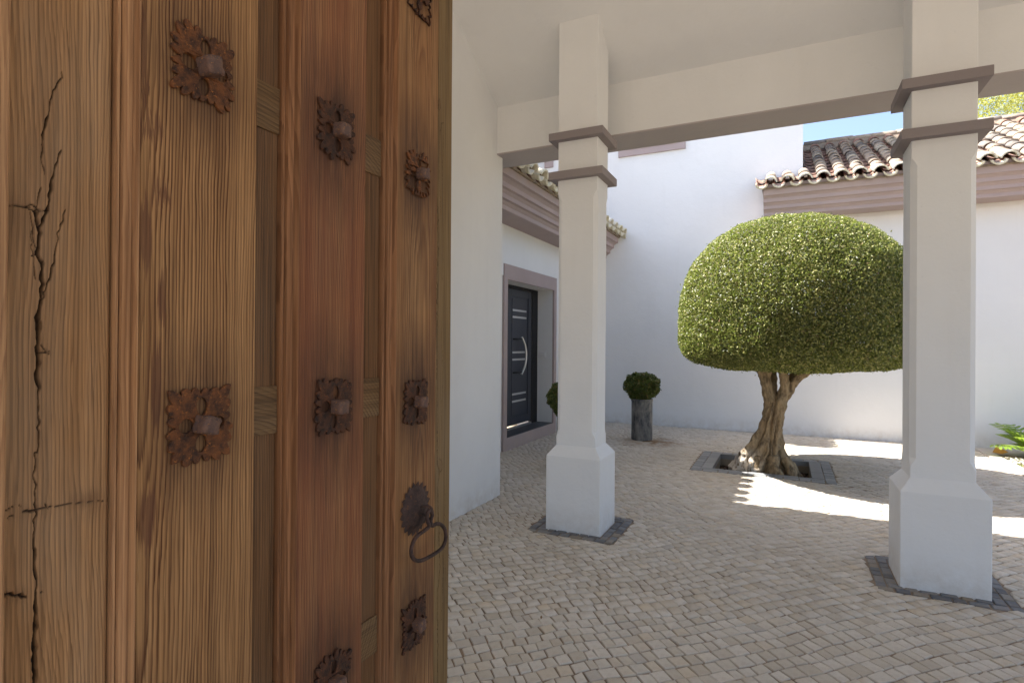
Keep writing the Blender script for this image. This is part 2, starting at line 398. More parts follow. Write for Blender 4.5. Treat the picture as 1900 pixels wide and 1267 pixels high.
# ---- roof tiles
def tile_mat(name, stops, spot_c=(.09, .075, .055)):
    t = NT(name); i = t.island(); c = t.ramp(i, stops)
    n1 = t.noise(t.obj, 9, 5, .7); c = t.mix(t.math('MULTIPLY', t.ramp(n1, [(.45, 0), (.68, 1)]), .65), c, spot_c)
    n2 = t.noise(t.obj, 30, 4, .7); c = t.mix(t.math('MULTIPLY', t.ramp(n2, [(.55, 0), (.7, 1)]), .5), c, (.62, .56, .45))
    return t.fin(c, .9, t.bump(n2, .4, .006), .2)
M_tile = tile_mat('aged_clay_tile', [(0, (.50, .41, .31)), (.25, (.37, .28, .215)), (.45, (.60, .52, .40)), (.62, (.20, .175, .16)), (.8, (.44, .34, .26)), (1, (.27, .235, .21))])
M_pan = tile_mat('red_pan_tile', [(0, (.34, .185, .135)), (.5, (.27, .145, .11)), (1, (.38, .24, .18))])
M_lip = tile_mat('painted_tile_end', [(0, (.74, .70, .60)), (1, (.66, .60, .44))], (.42, .36, .20))
def arc_tile(name, r0, r1, L, th, mats, up=True, lip=0, a0=6, seg=9):
    """barrel tile along local +y, lower end at y=0 (radius r0). lip: rim at the lower end in second material"""
    V = []; Fc = []; MI = []
    ys = [0, lip, L] if lip else [0, L]
    for y in ys:
        r = r0 + (r1 - r0) * y / L
        for rr in (r, r - th):
            for k in range(seg):
                a = R(a0 + (180 - 2 * a0) * k / (seg - 1)); V.append((rr * math.cos(a), y, rr * math.sin(a) * (.92 if up else (-.85 if lip else -.58))))
    n = 2 * seg
    for i in range(len(ys) - 1):
        for k in range(seg - 1):
            Fc.append((i * n + k, i * n + k + 1, (i + 1) * n + k + 1, (i + 1) * n + k)); Fc.append((i * n + seg + k + 1, i * n + seg + k, (i + 1) * n + seg + k, (i + 1) * n + seg + k + 1))
            MI += [1 if (lip and i == 0) else 0] * 2
        for k in (0, seg - 1): Fc.append((i * n + k, (i + 1) * n + k, (i + 1) * n + seg + k, i * n + seg + k)); MI.append(0)
    for k in range(seg - 1):
        Fc.append((k, seg + k, seg + k + 1, k + 1)); MI.append(1 if lip else 0)
        b = (len(ys) - 1) * n; Fc.append((b + k, b + k + 1, b + seg + k + 1, b + seg + k)); MI.append(0)
    me = mesh(name, V, Fc, mats, False)
    me.polygons.foreach_set('material_index', MI)
    bm = bmesh.new(); bm.from_mesh(me); bmesh.ops.recalc_face_normals(bm, faces=bm.faces)
    for f in bm.faces: f.smooth = abs(f.normal.y) < .7
    bm.to_mesh(me); bm.free(); return me
def tiled_roof(parent, org, along, upd, pitch, ncol, nrow, ang, exposure=.305, cap=300, jitter=1.0, length=.40, eave=True):
    """org: lower left eave point; along: unit vector across; upd: horizontal unit up-slope vector"""
    T = [arc_tile('roof_tile', .085, .072, length, .014, [M_tile]), arc_tile('pan_tile', .086, .098, length, .014, [M_pan], False),
         arc_tile('eave_tile', .100, .076, length, .020, [M_tile, M_lip], True, .085), arc_tile('eave_pan_tile', .088, .092, length + .02, .022, [M_pan, M_lip], False, .10)]
    ez = Vector((0, 0, 1)); s = (upd * math.cos(ang) + ez * math.sin(ang)); nrm = along.cross(s)
    if nrm.z < 0: nrm = -nrm
    cnt = 0; left = []
    ax = along if along.cross(s).z > 0 else -along
    for j in range(nrow):
        for i in range(ncol + 1):
            for kind in (0, 1):
                if kind == 0 and i == ncol: continue
                u = (i + .5 if kind == 0 else i) * pitch
                lift = (.018 if kind == 0 else .050) + (.0)
                d = j * exposure
                p = org + along * (u + rng.normal(0, .004) * jitter) + s * (d + rng.normal(0, .008) * jitter) + nrm * (lift + .0)
                if kind == 0: p += nrm * .012
                # tiles lie a little flatter than the slope so each lifts at its lower end
                Mr = Matrix((ax, s, nrm)).transposed()
                Mr = Mr @ Matrix.Rotation(R(-2.3 + rng.normal(0, .5) * jitter), 3, 'X') @ Matrix.Rotation(R(rng.normal(0, 1.5) * jitter), 3, 'Z')
                if kind == 1: p = p - s * .03
                if kind == 0: p = p + nrm * (.016)
                me = T[(2 if j == 0 and eave else 0) + kind]
                if cnt < cap:
                    o = link(me.name.split('.')[0], me, parent, loc=p, rot=Mr.to_euler()); cnt += 1
                else: left.append((me, Matrix.Translation(p) @ Mr.to_4x4()))
    if left:
        V = []; Fc = []
        for me, m in left:
            o_ = len(V); V += [m @ v.co for v in me.vertices]; Fc += [tuple(x + o_ for x in p.vertices) for p in me.polygons]
        tagit(link('roof_tiles', mesh('roof_tiles', V, Fc, M_pan), parent), kind='stuff')
ANG = math.atan(.47)

# ---- rear house: tall block, low wing, cornice, roof
rear = empty('rear_house', (.23, 9.9, 0), 'white house across the courtyard with tall block and low tiled wing', 'house')
bm = bmesh.new(); box_bm(bm, -7, .23, 9.88, 15.5, -.05, 7.35); box_bm(bm, .23, 9, 9.88, 14.4, -.05, 3.75)
bmesh.ops.delete(bm, geom=[f for f in bm.faces if abs(f.calc_center_median().x - .23) < .01 and f.calc_center_median().z < 2], context='FACES')
link('wall', bm_mesh('wall', bm, M_white_cool), rear)
def cornice_prof(base, z0, sgn, zt):
    # (offset from wall, z) of the stepped mauve cornice
    o = [(.0, 0), (.365, .0), (.370, .012), (.370, .050), (.385, .062), (.405, .083), (.440, .092), (.443, .140), (.458, .153), (.475, .172), (.508, .182), (.511, .232), (.525, .245), (.548, .262), (.585, .272), (.588, zt), (.0, zt)]
    return [(base + sgn * a, z0 + b) for a, b in o]
extrude('cornice', cornice_prof(9.882, 3.405, -1, .43), -.315, 9, 'x', M_mauve, rear)
M_roofbase = simple('mortar', (.30, .24, .18), .95, nscale=20, nstr=.5, var=.3)
EY = 9.20; EZ = 3.80
# roof bodies
extrude('roof_deck', [(EY + .08, EZ - .015), (12.15, EZ - .015 + (12.15 - EY - .08) * .47), (15.2, EZ + .1), (15.2, 3.7), (EY + .08, EZ - .035)], .235, 9, 'x', M_roofbase, rear)
extrude('eave_deck', [(EY + .08, EZ - .015), (9.878, EZ - .015 + (9.878 - EY - .08) * .47), (9.878, EZ - .035), (EY + .08, EZ - .035)], -.33, .233, 'x', M_roofbase, rear)
tiled_roof(rear, Vector((-.335, EY, EZ - .02)), Vector((1, 0, 0)), Vector((0, 1, 0)), .232, 17, 2, ANG, cap=300)
tiled_roof(rear, Vector((-.335 + .232 * 3, EY + .61 * math.cos(ANG), EZ - .02 + .61 * math.sin(ANG))), Vector((1, 0, 0)), Vector((0, 1, 0)), .232, 14, 9, ANG, exposure=.292, cap=230, eave=False)
# ridge
zr = EZ + (12.15 - EY) * .47 + .035
rt = arc_tile('ridge_tile', .115, .10, .44, .016, [M_tile])
for k in range(21):
    o = link('ridge_tile', rt, rear, loc=(.30 + k * .37, 12.16, zr + rng.normal(0, .006)), rot=(R(2), 0, R(-90) + rng.normal(0, .02)))
extrude('ridge_mortar', [(12.0, zr - .11), (12.07, zr + .035), (12.16, zr + .06), (12.25, zr + .035), (12.32, zr - .11)], .235, 8.2, 'x', M_roofbase, rear)
# first-floor windows: only their mauve surrounds' bottoms show below the beam
M_glass = simple('window_glass', (.03, .04, .05), .08, spec=.8); M_frame = simple('window_frame_paint', (.55, .5, .42), .5)
for (a, b) in ((-2.715, -1.553), (-5.14, -3.98)):
    z0, z1 = 4.755, 6.35
    o = extrude('window_surround', [(a, z0), (b, z0), (b, z1), (a, z1)], 9.84, 9.878, 'y', M_mauve, rear)
    box('window_pane', a + .14, b - .14, 9.822, 9.838, z0 + .13, z1 - .13, M_glass, o, 0)
    for q in ((a + .13, b - .13, z0 + .125, z0 + .17), (a + .13, b - .13, z1 - .17, z1 - .125), (a + .13, a + .18, z0 + .17, z1 - .17), (b - .18, b - .13, z0 + .17, z1 - .17), ((a + b) / 2 - .03, (a + b) / 2 + .03, z0 + .17, z1 - .17)):
        box('window_frame', q[0], q[1], 9.805, 9.821, q[2], q[3], M_frame, o, .003)
# upper storey corner with tiled eave that throws the scalloped strip at the wall foot
box('upper_wall', -7, -4.15, 9.05, 9.878, 3.9, 6.0, M_white_cool, rear, 0)
extrude('upper_roof_deck', [(-3.45, 6.0), (-7, 7.66), (-7, 5.95), (-3.45, 5.97)], 9.02, 9.878, 'y', M_roofbase, rear)
tiled_roof(rear, Vector((-3.36, 9.03, 5.99)), Vector((0, 1, 0)), Vector((-1, 0, 0)), .212, 4, 2, ANG, cap=60)

tiled_roof(porch, Vector((4.5, 5.40, 3.47)), Vector((-1, 0, 0)), Vector((0, -1, 0)), .24, 32, 1, ANG, cap=80)

# ---- left house: facade with front door
lh = empty('entrance_house', (-3.3, 8, 0), 'white single-storey house on the left with mauve cornice, tiled eave and dark front door', 'house')
XW = -3.3
def bxw(name, x0, x1, y0, y1, z0, z1, mat=M_white_cool, par=lh, bev=0): return box(name, x0, x1, y0, y1, z0, z1, mat, par, bev)
OY0, OY1, OZ0, OZ1 = 6.56, 8.20, .165, 2.245
bm = bmesh.new()
for a in ((-3.9, XW, 4.62, OY0, -.05, 2.96), (-3.9, XW, OY1, 9.878, -.05, 2.96), (-3.9, XW, OY0 + .001, OY1 - .001, OZ1, 2.96)): box_bm(bm, *a)
link('wall', bm_mesh('wall', bm, M_white_cool), lh)
extrude('cornice', cornice_prof(XW, 2.955, 1, .43), 4.885, 9.878, 'y', M_mauve, lh)
EX = -2.60
extrude('roof_deck', [(EX - .08, 3.335), (-6.4, 3.335 + 3.72 * .47), (-6.4, 3.35), (EX - .08, 3.315)], 4.885, 9.04, 'y', M_roofbase, lh)
extrude('roof_deck', [(EX - .08, 3.335), (-4.1, 3.335 + 1.42 * .47), (-4.1, 3.35), (EX - .08, 3.315)], 9.042, 9.876, 'y', M_roofbase, lh)
tiled_roof(lh, Vector((EX, 4.93, 3.33)), Vector((0, 1, 0)), Vector((-1, 0, 0)), .260, 19, 4, ANG, cap=290)
# door surround
S0, S1, ST = 6.46, 8.30, 2.44
bm = bmesh.new()
PR = XW + .03
for a in ((-3.30, PR, S0, OY0, -.02, ST), (-3.30, PR, OY1, S1, -.02, ST), (-3.30, PR, OY0, OY1, OZ1, ST), (-3.30, PR, OY0, OY1, -.02, OZ0)): box_bm(bm, *a)
sr = link('door_surround', bm_mesh('door_surround', bm, M_mauve), lh)
M_slate = simple('slate_sill', (.055, .058, .065), .45, nscale=30, nstr=.2, var=.3)
bxw('doorstep', -3.62, XW + .026, OY0 + .002, OY1 - .002, OZ0 - .03, OZ0 + .004, M_slate, bev=.003)
XD = -3.56
M_anth = simple('anthracite_paint', (.028, .032, .045), .42, spec=.4); M_black = simple('black_gasket', (.008, .008, .010), .6); M_steel = simple('brushed_steel', (.62, .62, .62), .32, metal=.9)
bm = bmesh.new()
for a in ((XD - .05, XD + .012, OY0, 7.09, OZ0, OZ1), (XD - .05, XD + .012, 7.985, OY1 - .01, OZ0, OZ1), (XD - .05, XD + .012, 7.09, 7.985, 2.205, OZ1)): box_bm(bm, *a, .004)
link('door_frame', bm_mesh('door_frame', bm, M_black), lh)
M_reveal = M_white_cool
leaf = bxw('door_leaf', XD - .045, XD - .002, 7.115, 7.955, .215, 2.20, M_anth, bev=.004)
bm = bmesh.new()
for a in ((XD - .002, XD + .010, 7.13, 7.24, .225, 2.19), (XD - .002, XD + .010, 7.83, 7.945, .225, 2.19), (XD - .002, XD + .010, 7.24, 7.83, 2.09, 2.19), (XD - .002, XD + .010, 7.24, 7.83, .225, .33)): box_bm(bm, *a, .003)
link('door_rail', bm_mesh('door_rail', bm, M_anth), leaf)
box('door_panel', XD - .002, XD + .004, 7.275, 7.80, .36, 2.06, M_anth, leaf, .002)
for z in (1.89, 1.79, 1.275, 1.17, .665, .56): box('steel_strip', XD + .004, XD + .009, 7.29, 7.76, z - .014, z + .014, M_steel, leaf, .001)
hp = catmull([(XD + .05, 7.51, 1.50), (XD + .075, 7.575, 1.38), (XD + .085, 7.60, 1.225), (XD + .075, 7.575, 1.07), (XD + .05, 7.51, .95)], 8)
tube('bow_handle', hp, .016, M_steel, leaf, 10)
for z in (1.47, .98): tube('handle_post', [(XD + .004, 7.31, z), (XD + .06, 7.53, z)], .010, M_black, leaf, 8)
for z in (.42, 1.22, 1.95): tube('hinge', [(XD + .012, 7.095, z - .05), (XD + .012, 7.095, z + .05)], .012, M_black, lh, 8)
box('threshold', XD - .002, XD + .03, 7.13, 7.93, .170, .198, M_steel, lh, .003)
M_plastic = simple('white_plastic', (.78, .78, .78), .4)
box('light_switch', -3.512, -3.405, OY1 - .014, OY1 - .001, 1.19, 1.285, M_plastic, lh, .004)
box('switch_rocker', -3.495, -3.425, OY1 - .019, OY1 - .0142, 1.205, 1.27, M_plastic, lh, .002)
bxw('meter_cover', XW - .01, XW + .018, 6.12, 6.452, 2.285, 2.435, M_plastic, bev=.003)

# ================================================================== WOODEN GATE
gate = empty('wooden_gate', (-.72, 0.2, 0), 'old wooden gate leaf of broad moulded planks with rusty studs, standing open', 'gate')
XF = -.70; TR = .030
def pxY(px, py, X):
    d = F * 1038.56 + RT * (px - 950) - UP * (py - 633.5); t = X / d.x; return (d.y * t, d.z * t + 1.4)
def wood(name, u0, w0, slope, freq, lite, dark, v0=1.4, grainc=1.0, grey=.25, red=0, seed=0, amp=.02, stains=(), streak=.5, attr=False, warmth=None, patches=(), swap=False, jag=.003, greyc=(.22, .175, .13)):
    t = NT(name); lite = tuple(a * b for a, b in zip(lite, (.99, .91, .81))); dark = tuple(a * b for a, b in zip(dark, (.88, .80, .72))); greyc = tuple(a * b for a, b in zip(greyc, (.97, .92, .84)))
    if swap:
        sp_ = t.n('ShaderNodeSeparateXYZ'); t.L(t.obj, sp_.inputs[0]); cb_ = t.n('ShaderNodeCombineXYZ')
        for a_, b_ in ((0, 0), (1, 2), (2, 1)): t.L(sp_.outputs[a_], cb_.inputs[b_])
        t.obj = cb_.outputs[0]
    sep = t.n('ShaderNodeSeparateXYZ'); t.L(t.obj, sep.inputs[0]); X, Y, Z = sep.outputs
    n1 = t.noise(t.mapv(t.obj, (1, 3.0, .85), (seed, seed * .7, seed * 1.3)), 1.6, 2, .5)
    n2 = t.noise(t.mapv(t.obj, (1, 14, 2.2), (seed, 0, seed)), 2.2, 2, .5)
    n3 = t.noise(t.mapv(t.obj, (1, 60, 9), (seed, 0, seed)), 2.0, 2, .5)
    du = t.math('SUBTRACT', Y, u0)
    w = t.math('ADD', t.math('MULTIPLY', t.math('SUBTRACT', Z, v0), slope), w0)
    w = t.math('ADD', w, t.math('MULTIPLY', t.math('SUBTRACT', n1, .5), amp * 2.2))
    du = t.math('ADD', du, t.math('MULTIPLY', t.math('SUBTRACT', n2, .5), .009))
    du = t.math('ADD', du, t.math('MULTIPLY', t.math('SUBTRACT', n3, .5), .0014))
    jg = t.noise(t.mapv(t.obj, (1, 620, 10), (seed, 2, 0)), 1.0, 2, .5)
    w = t.math('ADD', w, t.math('MULTIPLY', t.math('SUBTRACT', jg, .5), jag))
    r = t.math('SQRT', t.math('ADD', t.math('MULTIPLY', du, du), t.math('MULTIPLY', w, w)))
    rings = t.math('ADD', t.math('MULTIPLY', r, freq), t.math('MULTIPLY', n2, .6))
    fr = t.math('FRACT', rings)
    prof = t.ramp(fr, [(0, 0), (.40, .10), (.74, .75), (.86, 1), (.93, .85), (1, 0)])
    rid = t.noise(t.n('ShaderNodeCombineXYZ').outputs[0], 1) if False else None
    cmb = t.n('ShaderNodeCombineXYZ'); t.L(t.math('FLOOR', rings), cmb.inputs[0]); wn = t.n('ShaderNodeTexWhiteNoise'); t.L(cmb.outputs[0], wn.inputs['Vector'])
    ringv = t.math('ADD', t.math('MULTIPLY', wn.outputs['Value'], .6), .5)
    fib = t.noise(t.mapv(t.obj, (200, 480, 5), (seed, 0, 0)), 1.0, 3, .6)
    fib2 = t.noise(t.mapv(t.obj, (60, 90, 1.6), (seed, 3, 0)), 1.0, 3, .6)
    blot = t.noise(t.mapv(t.obj, (1, 5, 1.2), (seed, 1, 2)), 1.7, 4, .6)
    blot2 = t.noise(t.mapv(t.obj, (1, 11, .9), (seed + 4, 1, 2)), 2.0, 4, .65)
    c = t.mix(t.ramp(blot2, [(.33, 0), (.68, 1)]), lite, tuple(a * b for a, b in zip(lite, (.78, .72, .64))))
    gm = t.math('MULTIPLY', t.math('MULTIPLY', prof, ringv), t.ramp(blot, [(.28, .30 * grainc), (.55, .72 * grainc), (.75, .95 * grainc)]), clamp=True)
    c = t.mix(gm, c, dark)
    c = t.mix(t.math('MULTIPLY', t.ramp(fib, [(.40, 0), (.68, 1)]), .42), c, tuple(a * .45 for a in dark))
    c = t.mix(t.math('MULTIPLY', t.ramp(fib, [(.22, 1), (.42, 0)]), .20), c, tuple(min(1, a * 1.45) for a in lite))
    c = t.mix(t.math('MULTIPLY', t.ramp(fib2, [(.52, 0), (.72, 1)]), streak), c, tuple(a * .60 for a in dark))
    if grey: c = t.mix(t.math('MULTIPLY', t.ramp(blot, [(.48, 0), (.72, 1)]), grey), c, greyc)
    if red: c = t.mix(t.math('MULTIPLY', t.ramp(blot2, [(.36, 0), (.62, 1)]), red), c, (.22, .065, .03))
    if warmth is not None: c = t.mix(.25, c, warmth)
    for (sy, sz, ry_, rz_) in patches:   # dark heartwood tongues with fibrous ends
        a1 = t.math('DIVIDE', t.math('SUBTRACT', Y, sy), ry_); a2 = t.math('DIVIDE', t.math('ADD', t.math('SUBTRACT', Z, sz), t.math('MULTIPLY', t.math('SUBTRACT', jg, .5), .11)), rz_)
        d_ = t.math('ADD', t.math('MULTIPLY', a1, a1), t.math('MULTIPLY', a2, a2))
        c = t.mix(t.ramp(d_, [(.70, .68), (1.0, 0)]), c, (.115, .045, .022))
    for (sy, sz, rad, kk) in stains:
        v = t.n('ShaderNodeVectorMath', operation='DISTANCE'); t.L(t.mapv(t.obj, (0, 1, .62), (0, -sy, -(sz) * .62)), v.inputs[0])
        m = t.math('SUBTRACT', 1, t.math('DIVIDE', v.outputs['Value'], rad), clamp=True)
        m = t.math('MULTIPLY', t.math('MULTIPLY', m, t.ramp(t.noise(t.mapv(t.obj, (1, 40, 9)), 1.2, 3), [(.25, .4), (.6, 1)])), kk, clamp=True)
        c = t.mix(m, c, (.055, .025, .014))
    h = t.math('ADD', t.math('MULTIPLY', prof, .7), t.math('MULTIPLY', fib, .5))
    h = t.math('SUBTRACT', h, t.math('MULTIPLY', t.ramp(fib2, [(.55, 0), (.72, 1)]), .8))
    if attr:
        a = t.n('ShaderNodeAttribute'); a.attribute_name = 'crack'
        c = t.mix(a.outputs['Fac'], c, (.018, .012, .008))
        b = t.n('ShaderNodeAttribute'); b.attribute_name = 'knot'
        c = t.mix(t.math('MULTIPLY', b.outputs['Fac'], t.math('ADD', .35, t.math('MULTIPLY', blot2, .7))), c, (.13, .065, .03))
    nb = t.bump(h, .55, .0016)
    return t.fin(c, t.math('ADD', .62, t.math('MULTIPLY', fib, .2)), nb, .28)
L1 = (.46, .275, .130); D1 = (.125, .050, .018)
stud_z = [2.236, 1.763, 1.290, .817]
M_w0 = wood('weathered_board', .25, .09, .012, 330, (.50, .305, .155), (.19, .10, .045), grainc=1.2, grey=.4, seed=1.3, amp=.03, streak=.35, attr=True, greyc=(.36, .275, .195))
M_m1 = wood('moulding_wood', .30, .05, .01, 330, (.56, .345, .19), (.22, .09, .04), seed=5.1, grey=.2, grainc=.7)
M_w1 = wood('grained_plank', .4065, .020, -.030, 222, L1, D1, v0=1.4, grainc=1.7, grey=.0, seed=2.2, amp=.012, jag=.005, patches=[(*pxY(280, 240, XF), .017, .012), (*pxY(300, 357, XF), .014, .012), (*pxY(270, 178, XF), .009, .009), (*pxY(268, 440, XF), .010, .05), (*pxY(300, 560, XF), .006, .03), (*pxY(290, 720, XF), .007, .06), (*pxY(275, 960, XF), .010, .045), (*pxY(262, 90, XF), .008, .05)], stains=[(.487, z, .092, 1.0) for z in stud_z], streak=.30)
M_w2 = wood('reddish_plank', .86, .05, .03, 290, (.37, .19, .092), (.105, .036, .017), grainc=1.6, grey=.15, red=.42, seed=3.7, stains=[(.73, z, .11, 1.2) for z in stud_z])
M_m2 = wood('moulding_wood_brown', .60, .05, .01, 310, (.40, .21, .105), (.15, .06, .025), seed=6.3, grey=.15, grainc=.8)
M_w3 = wood('brown_plank', .99, .06, .012, 300, (.40, .235, .11), (.12, .052, .020), grainc=1.2, grey=.12, red=.15, seed=4.4, stains=[(.968, z, .11, 1.2) for z in stud_z])
M_w4 = wood('olive_plank', 1.03, .03, .02, 230, (.25, .175, .085), (.11, .065, .028), grainc=.8, grey=.3, seed=7.9, streak=.8, attr=True)
M_bb = wood('dark_back_board', .45, .05, .01, 230, (.235, .130, .060), (.085, .040, .018), grainc=.9, grey=.2, seed=8.8, streak=.8)
M_rail = wood('rail_wood', 1.0, .10, .9, 150, (.235, .155, .080), (.085, .045, .020), v0=.6, seed=9.4, grainc=1.0, swap=True)
GZ0, GZ1 = .04, 2.62
def relief_plank(name, y0, y1, xface, ny, nz, mat, cracks, knots=(), thick=.02, z0=GZ0, z1=GZ1, zfine=(.45, 2.15)):
    zs = np.concatenate([np.linspace(z0, zfine[0], 12, endpoint=False), np.linspace(zfine[0], zfine[1], nz), np.linspace(zfine[1], z1, 12)[1:]])
    ys = np.linspace(y0, y1, ny); Yg, Zg = np.meshgrid(ys, zs)
    ck = np.zeros_like(Yg); kn = np.zeros_like(Yg); dep = np.zeros_like(Yg)
    rs = np.random.default_rng(3)
    for pl in cracks:
        pts = np.array([q[:2] for q in pl]); wd = np.array([q[2] for q in pl])
        # refine and roughen the polyline
        P = [pts[0]]; Wd = [wd[0]]
        for a in range(len(pts) - 1):
            ln = np.linalg.norm(pts[a + 1] - pts[a]); m = max(2, int(ln / .005))
            for k in range(1, m + 1):
                f_ = k / m; P.append(pts[a] * (1 - f_) + pts[a + 1] * f_ + (rs.normal(0, .0009, 2) * (1, .5) if k < m else 0)); Wd.append((wd[a] * (1 - f_) + wd[a + 1] * f_) * rs.uniform(.4, .9))
        P = np.array(P)
        for a in range(len(P) - 1):
            p, q = P[a], P[a + 1]; w = max(Wd[a], Wd[a + 1]) + .002
            m = (Yg > min(p[0], q[0]) - w) & (Yg < max(p[0], q[0]) + w) & (Zg > min(p[1], q[1]) - w) & (Zg < max(p[1], q[1]) + w)
            if not m.any(): continue
            yy = Yg[m]; zz = Zg[m]; d = q - p; tt = np.clip(((yy - p[0]) * d[0] + (zz - p[1]) * d[1]) / (d @ d + 1e-12), 0, 1)
            dist = np.hypot(yy - p[0] - tt * d[0], zz - p[1] - tt * d[1]); wl = Wd[a] * (1 - tt) + Wd[a + 1] * tt
            v = np.clip(1.25 - dist / wl, 0, 1); v = np.clip(v * 1.6, 0, 1)
            ck[m] = np.maximum(ck[m], v); dep[m] = np.maximum(dep[m], v * np.minimum(.012, .002 + wl * 3))
    for (ky, kz, ry, rz_, kk) in knots:
        d = ((Yg - ky) / ry) ** 2 + ((Zg - kz) / rz_) ** 2; kn = np.maximum(kn, kk * np.exp(-d * 1.3)); dep -= .0012 * np.exp(-d)
    wav = np.array([noise.noise(Vector((y * 16, z * 2.2, 4.4))) for y in ys[::1] for z in (0,)])
    dep = dep + .0012 * wav[None, :] + .0010 * np.sin(Zg * 3.1 + 1)
    edge = np.minimum(Yg - y0, y1 - Yg); dep = dep + np.where(edge < .003, (.003 - edge) * .7, 0)
    V = np.stack([xface - dep, Yg, Zg], -1).reshape(-1, 3)
    nzr, nyr = Yg.shape; idx = np.arange(nzr * nyr).reshape(nzr, nyr)
    Fq = np.stack([idx[:-1, :-1], idx[:-1, 1:], idx[1:, 1:], idx[1:, :-1]], -1).reshape(-1, 4)
    # side and back walls
    b0 = len(V); V = np.vstack([V, [(xface - thick, y0, z0), (xface - thick, y1, z0), (xface - thick, y1, z1), (xface - thick, y0, z1)]])
    me = mesh(name, V, Fq.astype(np.int32), mat, True)
    for nm, ar in (('crack', ck), ('knot', kn)):
        at = me.attributes.new(nm, 'FLOAT', 'POINT'); at.data.foreach_set('value', np.concatenate([ar.ravel(), np.zeros(4)]).astype(np.float32))
    bm = bmesh.new(); bm.from_mesh(me); bm.verts.ensure_lookup_table()
    bl = [bm.verts[b0 + k] for k in range(4)]
    left = [bm.verts[i] for i in idx[:, 0]]; right = [bm.verts[i] for i in idx[:, -1]]
    bm.faces.new([bl[3], bl[0]] + left); bm.faces.new([bl[1], bl[2]] + right[::-1]); bm.faces.new([bl[0], bl[3], bl[2], bl[1]])
    bm.to_mesh(me); bm.free()
    return link(name, me, gate)
XR = XF - TR
def crk(L, X): return [(*pxY(a, b, X), w * .001) for a, b, w in L]
cr0 = [crk(l, XR) for l in (
    [(110, 135, .5), (107, 150, .8), (99, 166, 1.2), (88, 196, .9), (81, 225, 1.4), (74, 262, 1.0), (71, 298, .8), (77, 325, .5)],
    [(110, 280, .6), (103, 300, 1.2), (96, 318, .9), (90, 345, 2.0), (85, 380, 1.6), (78, 400, 2.2), (66, 425, 1.8)],
    [(117, 390, .5), (108, 418, 1.0), (99, 460, .8), (90, 505, 1.3), (80, 535, 1.0), (70, 560, 1.2)],
    [(0, 380, 1.6), (20, 383, 1.2), (43, 386, 1.0), (61, 395, 1.6)], [(43, 386, 1.0), (52, 380, .8), (66, 392, 1), (85, 392, .8)],
    [(61, 395, 2.2), (66, 440, 2.4), (62, 470, 2.0), (72, 500, 2.2), (71, 545, 2.5), (66, 580, 2.2), (66, 600, 2.8), (65, 655, 3.0), (65, 710, 2.6), (65, 727, 1.0), (66, 766, .9), (65, 835, .9), (59, 840, 1.0), (59, 890, .9), (61, 943, 1.2), (59, 972, 1.0), (58, 1001, 1.4), (60, 1030, 2.0), (61, 1062, 2.0), (64, 1085, 1.0), (61, 1117, 1.8), (62, 1161, 2.6), (59, 1219, 2.8), (60, 1290, 2.6), (58, 1400, 1.5)],
    [(52, 430, .4), (55, 470, .5), (60, 520, .6)], [(62, 470, .6), (52, 476, .4)],
    [(70, 350, .6), (64, 372, .7), (61, 395, 1.0)], [(50, 395, .5), (55, 430, .6), (60, 460, .6)],
    [(1, 952, 1), (12, 943, .6), (23, 936, .5), (35, 938, .5)], [(38, 948, .8), (50, 947, 1.4), (61, 945, 1.4), (83, 938, 1.0), (98, 938, .6), (127, 932, .6), (160, 929, .5), (200, 927, .6)],
    [(10, 960, .4), (20, 955, .5)], [(78, 934, .5), (84, 943, .5)],
    [(0, 1104, 2.0), (8, 1102, 2.8), (17, 1100, 2.6), (24, 1104, 1.8), (34, 1101, 2.2), (43, 1106, 1.8)],
    [(66, 655, .6), (90, 650, .4)], [(62, 1098, .5), (78, 1096, .4)], [(70, 640, .5), (82, 655, .7), (92, 660, .4)])]
kn0 = [(*pxY(158, 925, XR), .022, .012, .8), (*pxY(18, 402, XR), .02, .04, .75), (*pxY(70, 470, XR), .012, .11, .45), (*pxY(175, 935, XR), .02, .02, .4), (*pxY(60, 945, XR), .02, .012, .35), (*pxY(28, 1102, XR), .012, .008, .5), (*pxY(66, 330, XR), .012, .16, .4), (*pxY(64, 640, XR), .010, .14, .45), (*pxY(10, 395, XR), .02, .03, .6)]
Y0 = relief_plank('plank', .286, .3902, XR + .004, 190, 1250, M_w0, cr0, kn0)
def board(name, prof, mat, z0=GZ0, z1=GZ1, par=gate): # prof list of (y, x)
    return extrude(name, [(x, y) for y, x in prof], z0, z1, 'z', mat, par)
def rb(y0, y1, x1, x0, b=.0015): return [(y0, x0), (y0, x1 - b), (y0 + b, x1), (y1 - b, x1), (y1, x1 - b), (y1, x0)]
board('stile', rb(.12, .282, XF, XF - .06), M_m1)
board('back_board', rb(.10, 1.04, XR - .012, XR - .03), M_bb)
def moulding(e, mat, wdt=.0155):
    pr = [(e - wdt, XR - .02), (e - wdt, XR + .006), (e - wdt + .0012, XR + .0088), (e - wdt + .0036, XR + .0098), (e - wdt + .0042, XR + .0066), (e - wdt + .0052, XR + .0066), (e - wdt + .0058, XR + .0140), (e - wdt + .0085, XR + .0178), (e - wdt + .0112, XR + .0218), (e - wdt + .0118, XR + .0202), (e - wdt + .0124, XR + .0268), (e - .0024, XF + .0014), (e - .0007, XF + .0014), (e - .0004, XF - .004), (e - .0004, XR - .02)]
    board('moulding', pr, mat)
moulding(.4075, M_m1); board('plank', rb(.4075, .5735, XF, XR - .005), M_w1)
moulding(.6540, M_m2); board('plank', rb(.6540, .8105, XF, XR - .005), M_w2)
moulding(.9040, M_m2); board('plank', rb(.9040, 1.0475, XF, XR - .005), M_w3)
